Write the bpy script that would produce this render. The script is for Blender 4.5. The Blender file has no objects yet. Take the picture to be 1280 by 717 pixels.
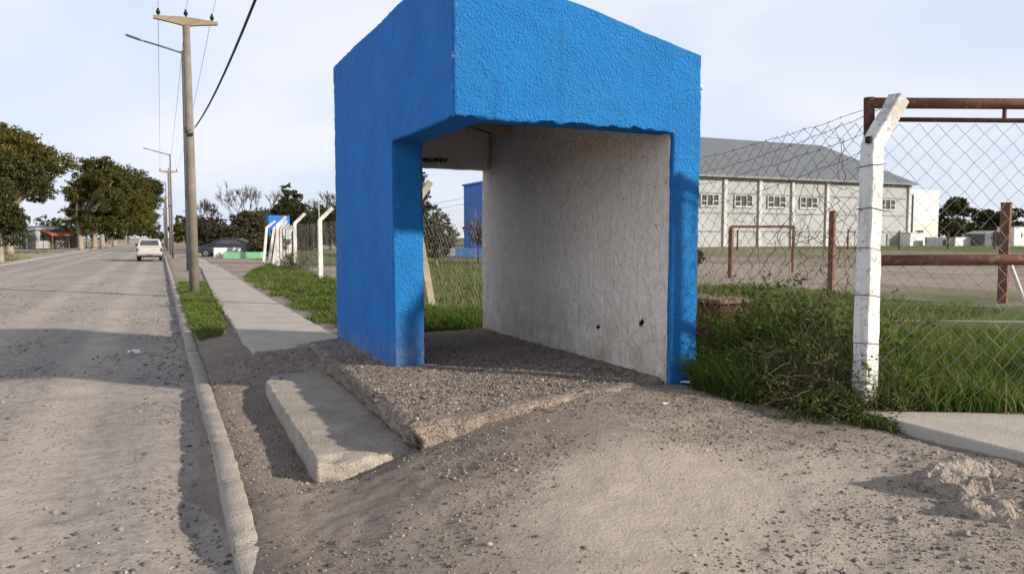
import bpy, math, random
import numpy as np
from mathutils import Vector, Matrix
R = math.radians
PI = math.pi
rng = np.random.default_rng(7)
random.seed(5)
scene = bpy.context.scene
COL = scene.collection

# ------------------------------------------------------------------ noise
def _h(ix, iy, iz):
    n = (ix * 73856093) ^ (iy * 19349663) ^ (iz * 83492791)
    n = (n ^ (n >> 13)) * 1274126177
    n = n & 0x7fffffff
    n = (n ^ (n >> 15)) * 668265263
    n = n & 0x7fffffff
    return ((n >> 7) & 0xffff) / 65535.0 * 2 - 1
def vnoise(P, s=1.0, seed=0):
    P = np.asarray(P, float) / s + seed * 17.31
    i = np.floor(P).astype(np.int64); f = P - i; f = f * f * (3 - 2 * f)
    o = 0
    for dx in (0, 1):
        wx = f[:, 0] if dx else 1 - f[:, 0]
        for dy in (0, 1):
            wy = f[:, 1] if dy else 1 - f[:, 1]
            for dz in (0, 1):
                wz = f[:, 2] if dz else 1 - f[:, 2]
                o = o + wx * wy * wz * _h(i[:, 0] + dx, i[:, 1] + dy, i[:, 2] + dz)
    return o
def fbm(P, s, octs=3, seed=0):
    o = 0; a = 1; t = 0
    for k in range(octs):
        o = o + a * vnoise(P, s, seed + k); t += a; a *= .5; s *= .47
    return o / t
def P3(x, y, z=None):
    x = np.asarray(x, float); y = np.asarray(y, float)
    return np.stack([x, y, np.zeros_like(x) if z is None else z], 1)
def rough(V, amp, s, octs=2, seed=0):
    V = np.asarray(V, float)
    return V + amp * np.stack([fbm(V, s, octs, seed + 10 * k) for k in range(3)], 1)

# ------------------------------------------------------------------ objects
def tag(o, label=None, cat=None, group=None, kind=None):
    if label: o['label'] = label
    if cat: o['category'] = cat
    if group: o['group'] = group
    if kind: o['kind'] = kind
    return o
def thing(name, label, cat, loc=(0, 0, 0), rz=0, group=None):
    o = bpy.data.objects.new(name, None); COL.objects.link(o)
    o.empty_display_size = .2
    o.location = loc; o.rotation_euler = (0, 0, rz)
    return tag(o, label, cat, group)
def copy_tree(o, parent=None):
    c = o.copy(); COL.objects.link(c)
    if parent: c.parent = parent
    for ch in list(o.children): copy_tree(ch, c)
    return c
def mesh_np(name, V, F, mat, parent=None, smooth=False, mi=None):
    V = np.asarray(V, np.float32); F = np.asarray(F, np.int32); k = F.shape[1]
    me = bpy.data.meshes.new(name)
    me.vertices.add(len(V)); me.vertices.foreach_set('co', V.ravel())
    me.loops.add(F.size); me.loops.foreach_set('vertex_index', F.ravel())
    me.polygons.add(len(F)); me.polygons.foreach_set('loop_start', np.arange(0, F.size, k, dtype=np.int32))
    if smooth: me.polygons.foreach_set('use_smooth', np.ones(len(F), bool))
    me.update(calc_edges=True)
    for m in (mat if isinstance(mat, (list, tuple)) else [mat]): me.materials.append(m)
    if mi is not None: me.polygons.foreach_set('material_index', np.asarray(mi, np.int32))
    o = bpy.data.objects.new(name, me); COL.objects.link(o)
    if parent: o.parent = parent
    return o
class MB:
    def __init__(s): s.v = []; s.f = []
    def add(s, V, F):
        b = len(s.v); s.v += [tuple(map(float, p)) for p in V]; s.f += [tuple(int(i) + b for i in f) for f in F]; return s
    def box(s, x0, x1, y0, y1, z0, z1, M=None):
        V = [(x, y, z) for z in (z0, z1) for y in (y0, y1) for x in (x0, x1)]
        if M is not None: V = [M @ Vector(p) for p in V]
        return s.add(V, [(0, 2, 3, 1), (4, 5, 7, 6), (0, 1, 5, 4), (2, 6, 7, 3), (0, 4, 6, 2), (1, 3, 7, 5)])
    def tube(s, pts, r, n=6, cap=True):
        pts = [Vector(p) for p in pts]; N = len(pts)
        rr = r if isinstance(r, (list, tuple)) else [r] * N
        V = []; F = []; u = None
        for i, p in enumerate(pts):
            t = (pts[min(i + 1, N - 1)] - pts[max(i - 1, 0)])
            t = t.normalized() if t.length > 1e-9 else Vector((0, 0, 1))
            if u is None: u = t.orthogonal().normalized()
            u = (u - t * u.dot(t)); u = u.normalized() if u.length > 1e-6 else t.orthogonal().normalized()
            w = t.cross(u)
            for k in range(n):
                a = 2 * PI * k / n
                V.append(p + (u * math.cos(a) + w * math.sin(a)) * rr[i])
        for i in range(N - 1):
            for k in range(n):
                F.append((i * n + k, i * n + (k + 1) % n, (i + 1) * n + (k + 1) % n, (i + 1) * n + k))
        if cap: F += [tuple(range(n - 1, -1, -1)), tuple(range((N - 1) * n, N * n))]
        return s.add(V, F)
    def sweep(s, secs):   # list of equal-length closed loops
        n = len(secs[0]); V = [p for q in secs for p in q]; F = []
        for i in range(len(secs) - 1):
            for k in range(n):
                F.append((i * n + k, i * n + (k + 1) % n, (i + 1) * n + (k + 1) % n, (i + 1) * n + k))
        F += [tuple(range(n - 1, -1, -1)), tuple(range((len(secs) - 1) * n, len(secs) * n))]
        return s.add(V, F)
    def prism(s, poly, axis, a, b):   # poly of 2D points extruded along axis
        def p3(p, t): return {'x': (t, p[0], p[1]), 'y': (p[0], t, p[1]), 'z': (p[0], p[1], t)}[axis]
        return s.sweep([[p3(p, a) for p in poly], [p3(p, b) for p in poly]])
    def build(s, name, mat, parent=None, smooth=False, bevel=0, seg=2, fix=True):
        me = bpy.data.meshes.new(name); me.from_pydata(s.v, [], s.f)
        if fix or bevel:
            import bmesh
            bm = bmesh.new(); bm.from_mesh(me)
            bmesh.ops.recalc_face_normals(bm, faces=bm.faces)
            if bevel:
                es = [e for e in bm.edges if len(e.link_faces) == 2 and e.calc_face_angle(0) > .5]
                bmesh.ops.bevel(bm, geom=es, offset=bevel, segments=seg, affect='EDGES', profile=.6)
            bm.to_mesh(me); bm.free()
        if smooth:
            for p in me.polygons: p.use_smooth = True
        me.materials.append(mat)
        o = bpy.data.objects.new(name, me); COL.objects.link(o)
        if parent: o.parent = parent
        return o
def cells(xs, ys, zs, mask):
    """boundary quads of a union of grid cells"""
    nx, ny, nz = mask.shape
    def vid(i, j, k): return (i * (ny + 1) + j) * (nz + 1) + k
    Q = []
    m = np.pad(mask, 1)
    for ax in range(3):
        a = m.take(range(0, m.shape[ax] - 1), ax); b = m.take(range(1, m.shape[ax]), ax)
        for sgn, sel in ((1, a & ~b), (-1, ~a & b)):
            I = np.argwhere(sel)
            ii = I.copy()
            ii[:, [q for q in range(3) if q != ax]] -= 1
            o1, o2 = [q for q in range(3) if q != ax]
            c = []
            for d1, d2 in ((0, 0), (1, 0), (1, 1), (0, 1)):
                t = ii.copy(); t[:, o1] += d1; t[:, o2] += d2
                c.append(vid(t[:, 0], t[:, 1], t[:, 2]))
            q = np.stack(c, 1)
            flip = (sgn == -1) != (ax == 1)
            Q.append(q[:, ::-1] if flip else q)
    Q = np.concatenate(Q)
    X, Y, Z = np.meshgrid(xs, ys, zs, indexing='ij')
    V = np.stack([X.ravel(), Y.ravel(), Z.ravel()], 1)
    u, inv = np.unique(Q, return_inverse=True)
    return V[u], inv.reshape(Q.shape)
def span(*brk, step=.04):
    o = [brk[0]]
    for a, b in zip(brk[:-1], brk[1:]):
        n = max(1, round((b - a) / step)); o += list(np.linspace(a, b, n + 1)[1:])
    return np.array(o)
def mid(a): return (a[1:] + a[:-1]) / 2
def rbox(x0, x1, y0, y1, z0, z1, step, amp, s, seed=0):
    xs, ys, zs = span(x0, x1, step=step), span(y0, y1, step=step), span(z0, z1, step=step)
    V, F = cells(xs, ys, zs, np.ones((len(xs) - 1, len(ys) - 1, len(zs) - 1), bool))
    return rough(V, amp, s, 3, seed), F

# ------------------------------------------------------------------ materials
class N:
    def __init__(s, name):
        s.m = bpy.data.materials.new(name); s.m.use_nodes = True
        s.t = s.m.node_tree; s.t.nodes.clear()
        s.out = s.n('ShaderNodeOutputMaterial')
    def n(s, typ, **kw):
        x = s.t.nodes.new(typ)
        for k, v in kw.items(): setattr(x, k, v)
        return x
    def l(s, a, b): s.t.links.new(a, b)
    def setin(s, sock, v):
        if hasattr(v, 'is_output') or isinstance(v, bpy.types.NodeSocket): s.l(v, sock)
        elif isinstance(v, (tuple, list)) and len(v) == 3 and sock.type == 'RGBA': sock.default_value = (*v, 1)
        else: sock.default_value = v
    def obj(s):
        if not hasattr(s, '_tc'): s._tc = s.n('ShaderNodeTexCoord')
        return s._tc.outputs['Object']
    def gen_vec(s, scale):
        mp = s.n('ShaderNodeMapping'); s.l(s.obj(), mp.inputs['Vector']); mp.inputs['Scale'].default_value = scale
        return mp.outputs[0]
    def noise(s, scale, detail=3, rough=.55, vec=None, dist=0):
        x = s.n('ShaderNodeTexNoise'); s.l(vec or s.obj(), x.inputs['Vector'])
        x.inputs['Scale'].default_value = scale; x.inputs['Detail'].default_value = detail
        x.inputs['Roughness'].default_value = rough; x.inputs['Distortion'].default_value = dist
        return x.outputs['Fac']
    def voro(s, scale, feature='F1', vec=None, out='Distance', rnd=1):
        x = s.n('ShaderNodeTexVoronoi', feature=feature); s.l(vec or s.obj(), x.inputs['Vector'])
        x.inputs['Scale'].default_value = scale; x.inputs['Randomness'].default_value = rnd
        return x.outputs[out]
    def ramp(s, fac, stops, interp='LINEAR'):
        x = s.n('ShaderNodeValToRGB'); s.l(fac, x.inputs[0]); cr = x.color_ramp; cr.interpolation = interp
        while len(cr.elements) < len(stops): cr.elements.new(.5)
        for e, (p, c) in zip(cr.elements, stops):
            e.position = p; e.color = (*c, 1) if isinstance(c, (tuple, list)) else (c, c, c, 1)
        return x.outputs[0]
    def rng(s, v, a, b, c=0, d=1):
        x = s.n('ShaderNodeMapRange'); s.setin(x.inputs[0], v)
        for i, q in enumerate((a, b, c, d)): x.inputs[i + 1].default_value = q
        return x.outputs[0]
    def mix(s, f, a, b, mode='MIX'):
        x = s.n('ShaderNodeMix', data_type='RGBA', blend_type=mode)
        s.setin(x.inputs[0], f); s.setin(x.inputs[6], a); s.setin(x.inputs[7], b)
        return x.outputs[2]
    def math(s, op, a, b=0.):
        x = s.n('ShaderNodeMath', operation=op); s.setin(x.inputs[0], a); s.setin(x.inputs[1], b); return x.outputs[0]
    def xyz(s):
        x = s.n('ShaderNodeSeparateXYZ'); s.l(s.obj(), x.inputs[0]); return x.outputs
    def island(s): return s.n('ShaderNodeNewGeometry').outputs['Random Per Island']
    def fin(s, col, rough=.9, h=None, dist=.01, strength=1., metal=0., spec=.3):
        b = s.n('ShaderNodeBsdfPrincipled'); s.setin(b.inputs['Base Color'], col)
        s.setin(b.inputs['Roughness'], rough); s.setin(b.inputs['Metallic'], metal)
        b.inputs['Specular IOR Level'].default_value = spec
        if h is not None:
            bp = s.n('ShaderNodeBump'); s.l(h, bp.inputs['Height']); bp.inputs['Distance'].default_value = dist
            bp.inputs['Strength'].default_value = strength
            s.l(bp.outputs[0], b.inputs['Normal'])
        s.l(b.outputs[0], s.out.inputs[0]); return s.m
def simple(name, a, b=None, scale=6., rough=.85, bump=.0, bscale=None, metal=0., detail=4, spec=.3):
    n = N(name); b = b or tuple(c * .75 for c in a)
    col = n.mix(n.ramp(n.noise(scale, detail), [(.35, 0.), (.65, 1.)]), a, b)
    h = n.noise(bscale or scale * 5, 3) if bump else None
    return n.fin(col, rough, h, bump or .01, 1., metal, spec)

def m_ground():
    n = N('dirt'); x, y, z = n.xyz()
    big = n.noise(.8, 5); fine = n.noise(14, 5, .65); mid_ = n.noise(3.2, 4)
    dirt = n.mix(n.ramp(big, [(.38, 0.), (.62, 1.)]), (.37, .312, .265), (.28, .232, .195))
    dirt = n.mix(n.ramp(mid_, [(.5, 0.), (.7, .6)]), dirt, (.43, .36, .295))
    dirt = n.mix(n.ramp(fine, [(.42, .5), (.6, 0.)]), dirt, (.22, .18, .15))
    v1 = n.voro(38); c1 = n.voro(38, out='Color')
    sep = n.n('ShaderNodeSeparateColor'); n.l(c1, sep.inputs[0])
    peb = n.math('MULTIPLY', n.rng(v1, .22, .32, 1, 0), n.rng(sep.outputs[0], .62, .66))
    dens = n.ramp(n.noise(1.3, 3), [(.42, 0.), (.6, 1.)])
    peb = n.math('MULTIPLY', peb, dens)
    dirt = n.mix(peb, dirt, n.mix(sep.outputs[1], (.10, .088, .08), (.30, .26, .23)))
    # a paler fan on the sunny flank: dust, with sunlight put into the colour
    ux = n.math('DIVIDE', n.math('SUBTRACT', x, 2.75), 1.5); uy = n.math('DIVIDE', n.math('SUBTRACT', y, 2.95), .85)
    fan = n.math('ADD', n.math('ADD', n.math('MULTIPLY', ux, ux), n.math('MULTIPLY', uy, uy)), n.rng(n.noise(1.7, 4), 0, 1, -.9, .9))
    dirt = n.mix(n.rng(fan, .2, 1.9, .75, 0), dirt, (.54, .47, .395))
    dirt = n.mix(n.rng(x, .28, .42, .85, 0), dirt, n.mix(n.ramp(n.noise(2, 4), [(.4, 0.), (.6, 1.)]), (.37, .315, .268), (.30, .255, .22)))
    # far zones by place: near weeds, sandy pitch, dry grass, green strip
    xx = n.math('ADD', x, n.rng(n.noise(.22, 4), 0, 1, -7, 7))
    zone = n.ramp(n.rng(xx, 0, 120), [(.045, (0., 0., 0.)), (.06, (1., 0., 0.)), (.125, (1., 0., 0.)), (.15, (0., 0., 0.)), (.26, (0., 0., 0.)), (.33, (0., 1., 0.)), (.55, (0., 1., 0.)), (.62, (1., 0., 0.))])
    zs = n.n('ShaderNodeSeparateColor'); n.l(zone, zs.inputs[0])
    gn = n.noise(5, 5, .7)
    green = n.mix(gn, (.065, .10, .025), (.13, .145, .05)); dry = n.mix(gn, (.13, .125, .065), (.22, .19, .12))
    patch = n.ramp(n.noise(.35, 5, .6), [(.46, 0.), (.56, 1.)])
    col = n.mix(zs.outputs[0], dirt, green)
    col = n.mix(n.math('MULTIPLY', zs.outputs[1], n.rng(patch, 0, 1, .55, 1)), col, dry)
    # green wisps on the far left verge and on the pitch
    left = n.math('MULTIPLY', n.rng(x, -12, -9.5, 1, 0), n.ramp(n.noise(.28, 4), [(.5, 0.), (.58, 1.)]))
    col = n.mix(n.math('MULTIPLY', left, .8), col, green)
    pw = n.math('MULTIPLY', n.rng(x, 9, 14, 0, .7), n.ramp(n.noise(.12, 5), [(.5, 0.), (.6, 1.)]))
    col = n.mix(pw, col, dry)
    crumb = n.noise(60, 6, .8); crumb2 = n.voro(40)
    h = n.math('ADD', n.math('ADD', n.math('MULTIPLY', n.noise(16, 6, .75), .9), n.math('MULTIPLY', crumb, .6)), n.math('ADD', n.math('MULTIPLY', crumb2, -.12), n.math('MULTIPLY', peb, .35)))
    return n.fin(col, .95, h, .034, 1., spec=.1)
def m_road():
    n = N('gravel_road'); x, y, z = n.xyz()
    st = n.noise(1., 4, .6, n.gen_vec((1.1, .12, 1)))
    big = n.noise(.5, 4)
    col = n.mix(n.ramp(big, [(.4, 0.), (.6, 1.)]), (.325, .288, .258), (.26, .232, .21))
    col = n.mix(n.ramp(st, [(.45, 0.), (.68, .75)]), col, (.385, .325, .27))
    col = n.mix(n.rng(y, 7, 22, 0, .6), col, n.mix(n.ramp(n.noise(1., 4, .6, n.gen_vec((.9, .25, 1))), [(.4, 0.), (.6, 1.)]), (.36, .338, .32), (.28, .262, .25)))
    col = n.mix(n.ramp(n.noise(9, 5, .7), [(.4, .45), (.55, 0.)]), col, (.16, .14, .125))
    tr = None
    for cx, w in ((-.85, .26), (-2.35, .3), (-4.9, .3), (-6.3, .3)):
        dd = n.math('ABSOLUTE', n.math('SUBTRACT', n.math('ADD', x, n.rng(n.noise(.35, 3), 0, 1, -.25, .25)), cx)); q = n.rng(dd, w * .4, w * 1.3, 1, 0)
        tr = q if tr is None else n.math('MAXIMUM', tr, q)
    col = n.mix(n.math('MULTIPLY', tr, n.ramp(n.noise(1.5, 4), [(.35, .2), (.65, .75)])), col, (.43, .365, .305))
    v = n.voro(26); c = n.voro(26, out='Color'); sep = n.n('ShaderNodeSeparateColor'); n.l(c, sep.inputs[0])
    dens = n.ramp(n.noise(1., 3, .6, n.gen_vec((1.4, .35, 1))), [(.4, .0), (.58, 1.)])
    pb = n.math('MULTIPLY', n.math('MULTIPLY', n.rng(v, .2, .33, 1, 0), n.rng(sep.outputs[0], .55, .6)), dens)
    col = n.mix(pb, col, n.mix(sep.outputs[1], (.085, .075, .07), (.2, .175, .16)))
    wash = n.noise(1., 2, .5, n.gen_vec((.3, 2.2, 1)), .6)   # washboard ripples across the road
    h = n.math('ADD', n.math('MULTIPLY', n.noise(20, 5, .7), .7), n.math('ADD', n.math('MULTIPLY', pb, .4), n.math('MULTIPLY', wash, .9)))
    return n.fin(col, .95, h, .02, 1., spec=.15)
def m_blue():
    n = N('lit_blue_stucco'); x, y, z = n.xyz()
    col = n.mix(n.ramp(n.noise(3, 4), [(.35, 0.), (.65, 1.)]), (.028, .285, .76), (.025, .25, .68))  # lighter copy of the shelter's blue, sunlight put into the colour
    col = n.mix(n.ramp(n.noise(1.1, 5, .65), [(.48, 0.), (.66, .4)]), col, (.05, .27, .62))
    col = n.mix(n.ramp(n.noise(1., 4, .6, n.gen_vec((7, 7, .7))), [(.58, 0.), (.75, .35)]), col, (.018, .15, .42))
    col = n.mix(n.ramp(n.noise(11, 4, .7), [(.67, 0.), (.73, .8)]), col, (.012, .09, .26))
    dust = n.math('MULTIPLY', n.math('MULTIPLY', n.rng(z, .42, .9, 1, 0), n.rng(y, 6.2, 6.6)), n.ramp(n.noise(7, 4), [(.3, .35), (.7, .9)]))
    col = n.mix(n.math('MULTIPLY', dust, .7), col, (.32, .36, .42))
    chip = n.math('MULTIPLY', n.math('MULTIPLY', n.rng(x, 1.965, 1.985, 1, 0), n.rng(y, 5.215, 5.235, 1, 0)), n.ramp(n.noise(9, 4, .7), [(.56, 0.), (.6, 1.)]))
    col = n.mix(chip, col, (.5, .5, .48))
    h = n.math('ADD', n.math('MULTIPLY', n.noise(34, 6, .8), 1.2), n.math('ADD', n.math('MULTIPLY', n.voro(60), -.45), n.math('MULTIPLY', n.noise(9, 3), .8)))
    return n.fin(col, .75, h, .05, 1., spec=.15)
def m_blue_smooth():
    n = N('shaded_blue_paint'); x, y, z = n.xyz()
    st = n.noise(1., 4, .6, n.gen_vec((9, 9, 1.2)))
    col = n.mix(n.ramp(n.noise(2.2, 4), [(.35, 0.), (.65, 1.)]), (.011, .155, .48), (.013, .13, .405))  # darker copy of the shelter's blue, shade put into the colour
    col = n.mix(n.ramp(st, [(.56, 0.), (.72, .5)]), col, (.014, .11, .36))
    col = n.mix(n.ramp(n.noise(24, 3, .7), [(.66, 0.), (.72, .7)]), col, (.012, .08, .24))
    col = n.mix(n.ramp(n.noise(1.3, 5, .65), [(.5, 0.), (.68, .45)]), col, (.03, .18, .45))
    col = n.mix(n.math('MULTIPLY', n.rng(z, .4, .75, .6, 0), n.ramp(n.noise(6, 4), [(.4, 0.), (.65, 1.)])), col, (.16, .18, .23))
    chip = n.math('MULTIPLY', n.math('MULTIPLY', n.rng(x, 1.965, 1.985, 1, 0), n.rng(y, 5.215, 5.235, 1, 0)), n.ramp(n.noise(9, 4, .7), [(.56, 0.), (.6, 1.)]))
    col = n.mix(chip, col, (.5, .5, .48))
    h = n.math('ADD', n.math('MULTIPLY', n.noise(22, 4, .65), .8), n.math('MULTIPLY', n.noise(1., 3, .6, n.gen_vec((45, 45, 9))), .5))
    return n.fin(col, .75, h, .02, 1., spec=.15)
def m_whitewall():
    n = N('white_plaster'); x, y, z = n.xyz()
    st = n.noise(1., 4, .65, n.gen_vec((10, 10, .9)))
    col = n.mix(n.ramp(n.noise(1.8, 5), [(.35, 0.), (.65, 1.)]), (.88, .80, .70), (.84, .755, .655))
    col = n.mix(n.ramp(st, [(.55, 0.), (.72, .4)]), col, (.58, .5, .42))
    col = n.mix(n.ramp(n.noise(15, 4, .7), [(.62, 0.), (.69, .8)]), col, (.36, .29, .22))
    g = n.math('MULTIPLY', n.rng(z, .4, 1.1, 1, 0), n.ramp(n.noise(3.5, 5, .65), [(.35, .1), (.65, 1.)]))
    col = n.mix(n.math('MULTIPLY', g, .85), col, (.40, .32, .225))
    h = n.math('ADD', n.noise(14, 5, .65, n.gen_vec((1, 1, .8)), .8), n.math('MULTIPLY', n.noise(60, 3), .35))
    return n.fin(col, .9, h, .055, 1., spec=.2)
def m_slab():
    n = N('pebbled_concrete')
    v = n.voro(52); c = n.voro(52, out='Color'); sep = n.n('ShaderNodeSeparateColor'); n.l(c, sep.inputs[0])
    base = n.mix(n.ramp(n.noise(2, 4), [(.35, 0.), (.65, 1.)]), (.29, .235, .19), (.21, .17, .14))
    st = n.mix(sep.outputs[0], (.10, .085, .075), (.30, .25, .215))
    pb = n.math('MULTIPLY', n.rng(v, .28, .42, 1, 0), n.ramp(n.noise(4, 3), [(.3, .3), (.55, 1.)]))
    col = n.mix(pb, base, st)
    h = n.math('ADD', pb, n.math('MULTIPLY', n.noise(30, 4), .6))
    return n.fin(col, .95, h, .02, 1., spec=.15)
def m_conc(name, a, b, bump=.01):
    n = N(name)
    col = n.mix(n.ramp(n.noise(2.3, 5), [(.35, 0.), (.65, 1.)]), a, b)
    col = n.mix(n.ramp(n.noise(18, 5, .7), [(.58, 0.), (.68, .6)]), col, tuple(c * .6 for c in b))
    h = n.math('ADD', n.noise(25, 5, .7), n.math('MULTIPLY', n.voro(70), .3))
    return n.fin(col, .92, h, bump, 1., spec=.2)
def m_post():
    n = N('worn_white_paint')
    st = n.noise(1., 4, .6, n.gen_vec((14, 14, 2)))
    col = n.mix(n.ramp(st, [(.5, 0.), (.66, .7)]), (.66, .645, .61), (.43, .41, .385))
    col = n.mix(n.ramp(n.noise(22, 5, .7), [(.56, 0.), (.64, .8)]), col, (.24, .22, .2))
    x, y, z = n.xyz()
    col = n.mix(n.math('MULTIPLY', n.rng(z, 2.15, 2.35), n.ramp(n.noise(8, 4), [(.42, 0.), (.58, .8)])), col, (.33, .31, .27))
    return n.fin(col, .85, n.noise(30, 4), .008, 1.)
def m_rust(name='rusty_steel', a=(.185, .08, .052), b=(.11, .046, .032), c=(.29, .18, .14)):
    n = N(name)
    col = n.mix(n.ramp(n.noise(5, 5, .65), [(.35, 0.), (.65, 1.)]), a, b)
    col = n.mix(n.ramp(n.noise(17, 4), [(.56, 0.), (.7, .8)]), col, c)
    return n.fin(col, .8, n.noise(60, 3), .003, 1., metal=.1)
def m_leaf(name, cols, trans=.25, zgrad=None):
    n = N(name)
    k = len(cols) - 1
    col = n.ramp(n.island(), [(i / max(k, 1), c) for i, c in enumerate(cols)])
    d = n.n('ShaderNodeBsdfDiffuse'); n.l(col, d.inputs[0])
    t = n.n('ShaderNodeBsdfTranslucent'); n.l(col, t.inputs[0])
    mx = n.n('ShaderNodeMixShader'); mx.inputs[0].default_value = trans
    n.l(d.outputs[0], mx.inputs[1]); n.l(t.outputs[0], mx.inputs[2]); n.l(mx.outputs[0], n.out.inputs[0])
    return n.m
def m_stone(name='gravel_stone', stops=None):
    n = N(name); col = n.ramp(n.island(), stops or [(0., (.07, .062, .058)), (.35, (.14, .12, .108)), (.7, (.20, .172, .15)), (.97, (.30, .26, .225)), (1., (.42, .38, .34))])
    return n.fin(col, .9, spec=.2)
def m_corr(name, col, axis, pitch):
    n = N(name); x, y, z = n.xyz(); c = {'x': x, 'y': y}[axis]
    w = n.math('SINE', n.math('MULTIPLY', c, 2 * PI / pitch))
    cc = n.mix(n.ramp(n.noise(.3, 4), [(.3, 0.), (.7, 1.)]), col, tuple(q * .86 for q in col))
    return n.fin(cc, .5, w, .05, 1., metal=.0)
CRUMB = m_stone('dirt_crumb', [(0., (.06, .052, .047)), (.35, (.12, .10, .085)), (.65, (.22, .18, .148)), (.95, (.31, .255, .21)), (1., (.42, .37, .32))]); DIRT = m_ground(); ROAD = m_road(); BLUE = m_blue(); BLUESHADE = m_blue_smooth(); WHITEW = m_whitewall(); SLAB = m_slab()
CONC = m_conc('bare_concrete', (.38, .335, .285), (.285, .245, .205), .015); WALK = m_conc('pavement_concrete', (.42, .38, .335), (.345, .31, .27), .006)
KERB = m_conc('kerb_concrete', (.36, .32, .28), (.27, .235, .205), .012); LUMP = m_conc('broken_concrete', (.36, .305, .255), (.26, .215, .18), .03)
POST = m_post(); RUST = m_rust(); RUSTD = m_rust('dark_rusty_steel', (.11, .04, .025), (.06, .025, .018), (.15, .07, .045))
WIRE = simple('galvanised_wire', (.34, .325, .30), (.2, .175, .155), 30, .8, spec=.15)
OLDWIRE = simple('tarnished_wire', (.20, .17, .145), (.12, .09, .075), 30, .7, metal=.3)
BARB = simple('rusty_wire', (.09, .07, .06), (.05, .04, .035), 30, .8)
STONE = m_stone()
WOODPOLE = m_conc('weathered_pole', (.215, .19, .16), (.15, .13, .11), .006); ARMM = m_conc('crossarm_concrete', (.30, .245, .155), (.22, .175, .11), .006)
STEELP = simple('grey_painted_steel', (.13, .135, .14), (.10, .10, .105), 8, .5, metal=.3)
BLACKI = simple('dark_porcelain', (.02, .02, .03), None, 8, .35); CABLE = simple('black_cable', (.02, .02, .022), None, 8, .6)
GRASSM = m_leaf('grass_blade', [(.045, .088, .013), (.075, .13, .02), (.10, .165, .028), (.135, .185, .04), (.17, .18, .06), (.24, .21, .11)], .3)
GRASSD = m_leaf('dark_grass_blade', [(.036, .07, .012), (.058, .10, .018), (.08, .125, .026), (.12, .13, .045)], .3)
GRASSY = m_leaf('olive_grass_blade', [(.07, .10, .02), (.10, .135, .028), (.14, .155, .042), (.2, .18, .085)], .3)
DRYG = m_leaf('dry_stem', [(.10, .08, .05), (.16, .125, .08), (.22, .175, .11), (.085, .07, .05)], .1)
WEEDL = m_leaf('weed_leaf', [(.035, .06, .015), (.055, .085, .022), (.085, .105, .03), (.12, .11, .045)], .25)
BARK = simple('bark', (.19, .155, .12), (.11, .09, .07), 3, .95, .02); PALEBARK = simple('pale_bark', (.32, .27, .215), (.2, .165, .13), 3, .95, .02)
LEAFD = m_leaf('dark_olive_leaf', [(0.03, 0.037, 0.015), (0.048, 0.056, 0.021), (0.068, 0.074, 0.029), (0.098, 0.098, 0.038)], .3)
LEAFY = m_leaf('yellow_green_leaf', [(0.051, 0.053, 0.013), (0.081, 0.081, 0.018), (0.11, 0.105, 0.025), (0.152, 0.136, 0.038)], .3)
LEAFG = m_leaf('olive_leaf', [(0.04, 0.048, 0.015), (0.064, 0.067, 0.019), (0.089, 0.088, 0.025), (0.127, 0.115, 0.035)], .3)
LEAFH = m_leaf('grey_green_leaf', [(.045, .045, .026), (.065, .062, .036), (.088, .08, .047), (.12, .105, .066)], .2)
LEAFR = m_leaf('russet_leaf', [(.11, .065, .03), (.15, .09, .04), (.10, .08, .03), (.19, .13, .07)], .2)
WHITEP = simple('white_paint', (.72, .70, .66), (.62, .60, .56), 2, .7); CREAM = simple('cream_render', (.56, .52, .44), (.50, .46, .385), .4, .85)
GREYR = simple('grey_render', (.30, .30, .30), (.25, .25, .25), .5, .9); GLASS = simple('dark_glass', (.035, .042, .05), (.06, .065, .07), 1, .15, spec=.5)
FRAMEM = simple('grey_white_frame', (.46, .46, .46), (.38, .38, .38), 2, .7); PILAS = simple('pale_pilaster', (.53, .51, .47), (.46, .44, .41), .5, .85)
BLUEF = simple('blue_paint', (.02, .16, .52), (.018, .13, .44), 2, .6); SKYBL = simple('light_blue_paint', (.14, .33, .62), (.12, .28, .55), 2, .7)
GREENP = simple('mint_green_paint', (.20, .48, .26), (.19, .40, .24), 3, .7); LGREY = simple('pale_grey_paint', (.56, .57, .58), (.48, .49, .5), 2, .7)
ORANGE = simple('orange_red_roof', (.42, .12, .06), (.32, .09, .05), 1, .8); RAFT = simple('pale_rafter', (.42, .33, .24), (.32, .25, .18), 9, .8); BROWNW = simple('brown_timber', (.20, .145, .10), (.13, .09, .06), 9, .8)
DARKN = simple('charcoal_and_hole_shade', (.03, .025, .022), None, 5, .9); PAPER = simple('white_paper', (.8, .8, .78), (.7, .7, .7), 9, .8)

# ------------------------------------------------------------------ camera, light, sky
cam = bpy.data.objects.new('camera', bpy.data.cameras.new('camera')); COL.objects.link(cam); scene.camera = cam
cam.location = (0, 0, 1.6); yaw = R(24.85); pit = math.atan(61.5 / 950)
cam.rotation_euler = (PI / 2 - pit, 0, -yaw); cam.data.sensor_width = 36; cam.data.lens = 36 * 950 / 1280
cam.data.clip_end = 6000; cam.data.clip_start = .05
EL = R(20.5); SD = Vector((.695, -.72, 0)).normalized()
sdir = Vector((SD.x * math.cos(EL), SD.y * math.cos(EL), math.sin(EL)))
L = bpy.data.lights.new('sun', 'SUN'); L.energy = 4.7; L.angle = R(1.8); L.color = (1, .90, .77)
sun = bpy.data.objects.new('sun', L); COL.objects.link(sun); sun.rotation_euler = (-sdir).to_track_quat('-Z', 'Y').to_euler(); sun.location = (20, -20, 20)
W = bpy.data.worlds.new('World'); scene.world = W; W.use_nodes = True
t = W.node_tree; t.nodes.clear(); nn = t.nodes.new; ll = t.links.new
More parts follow.
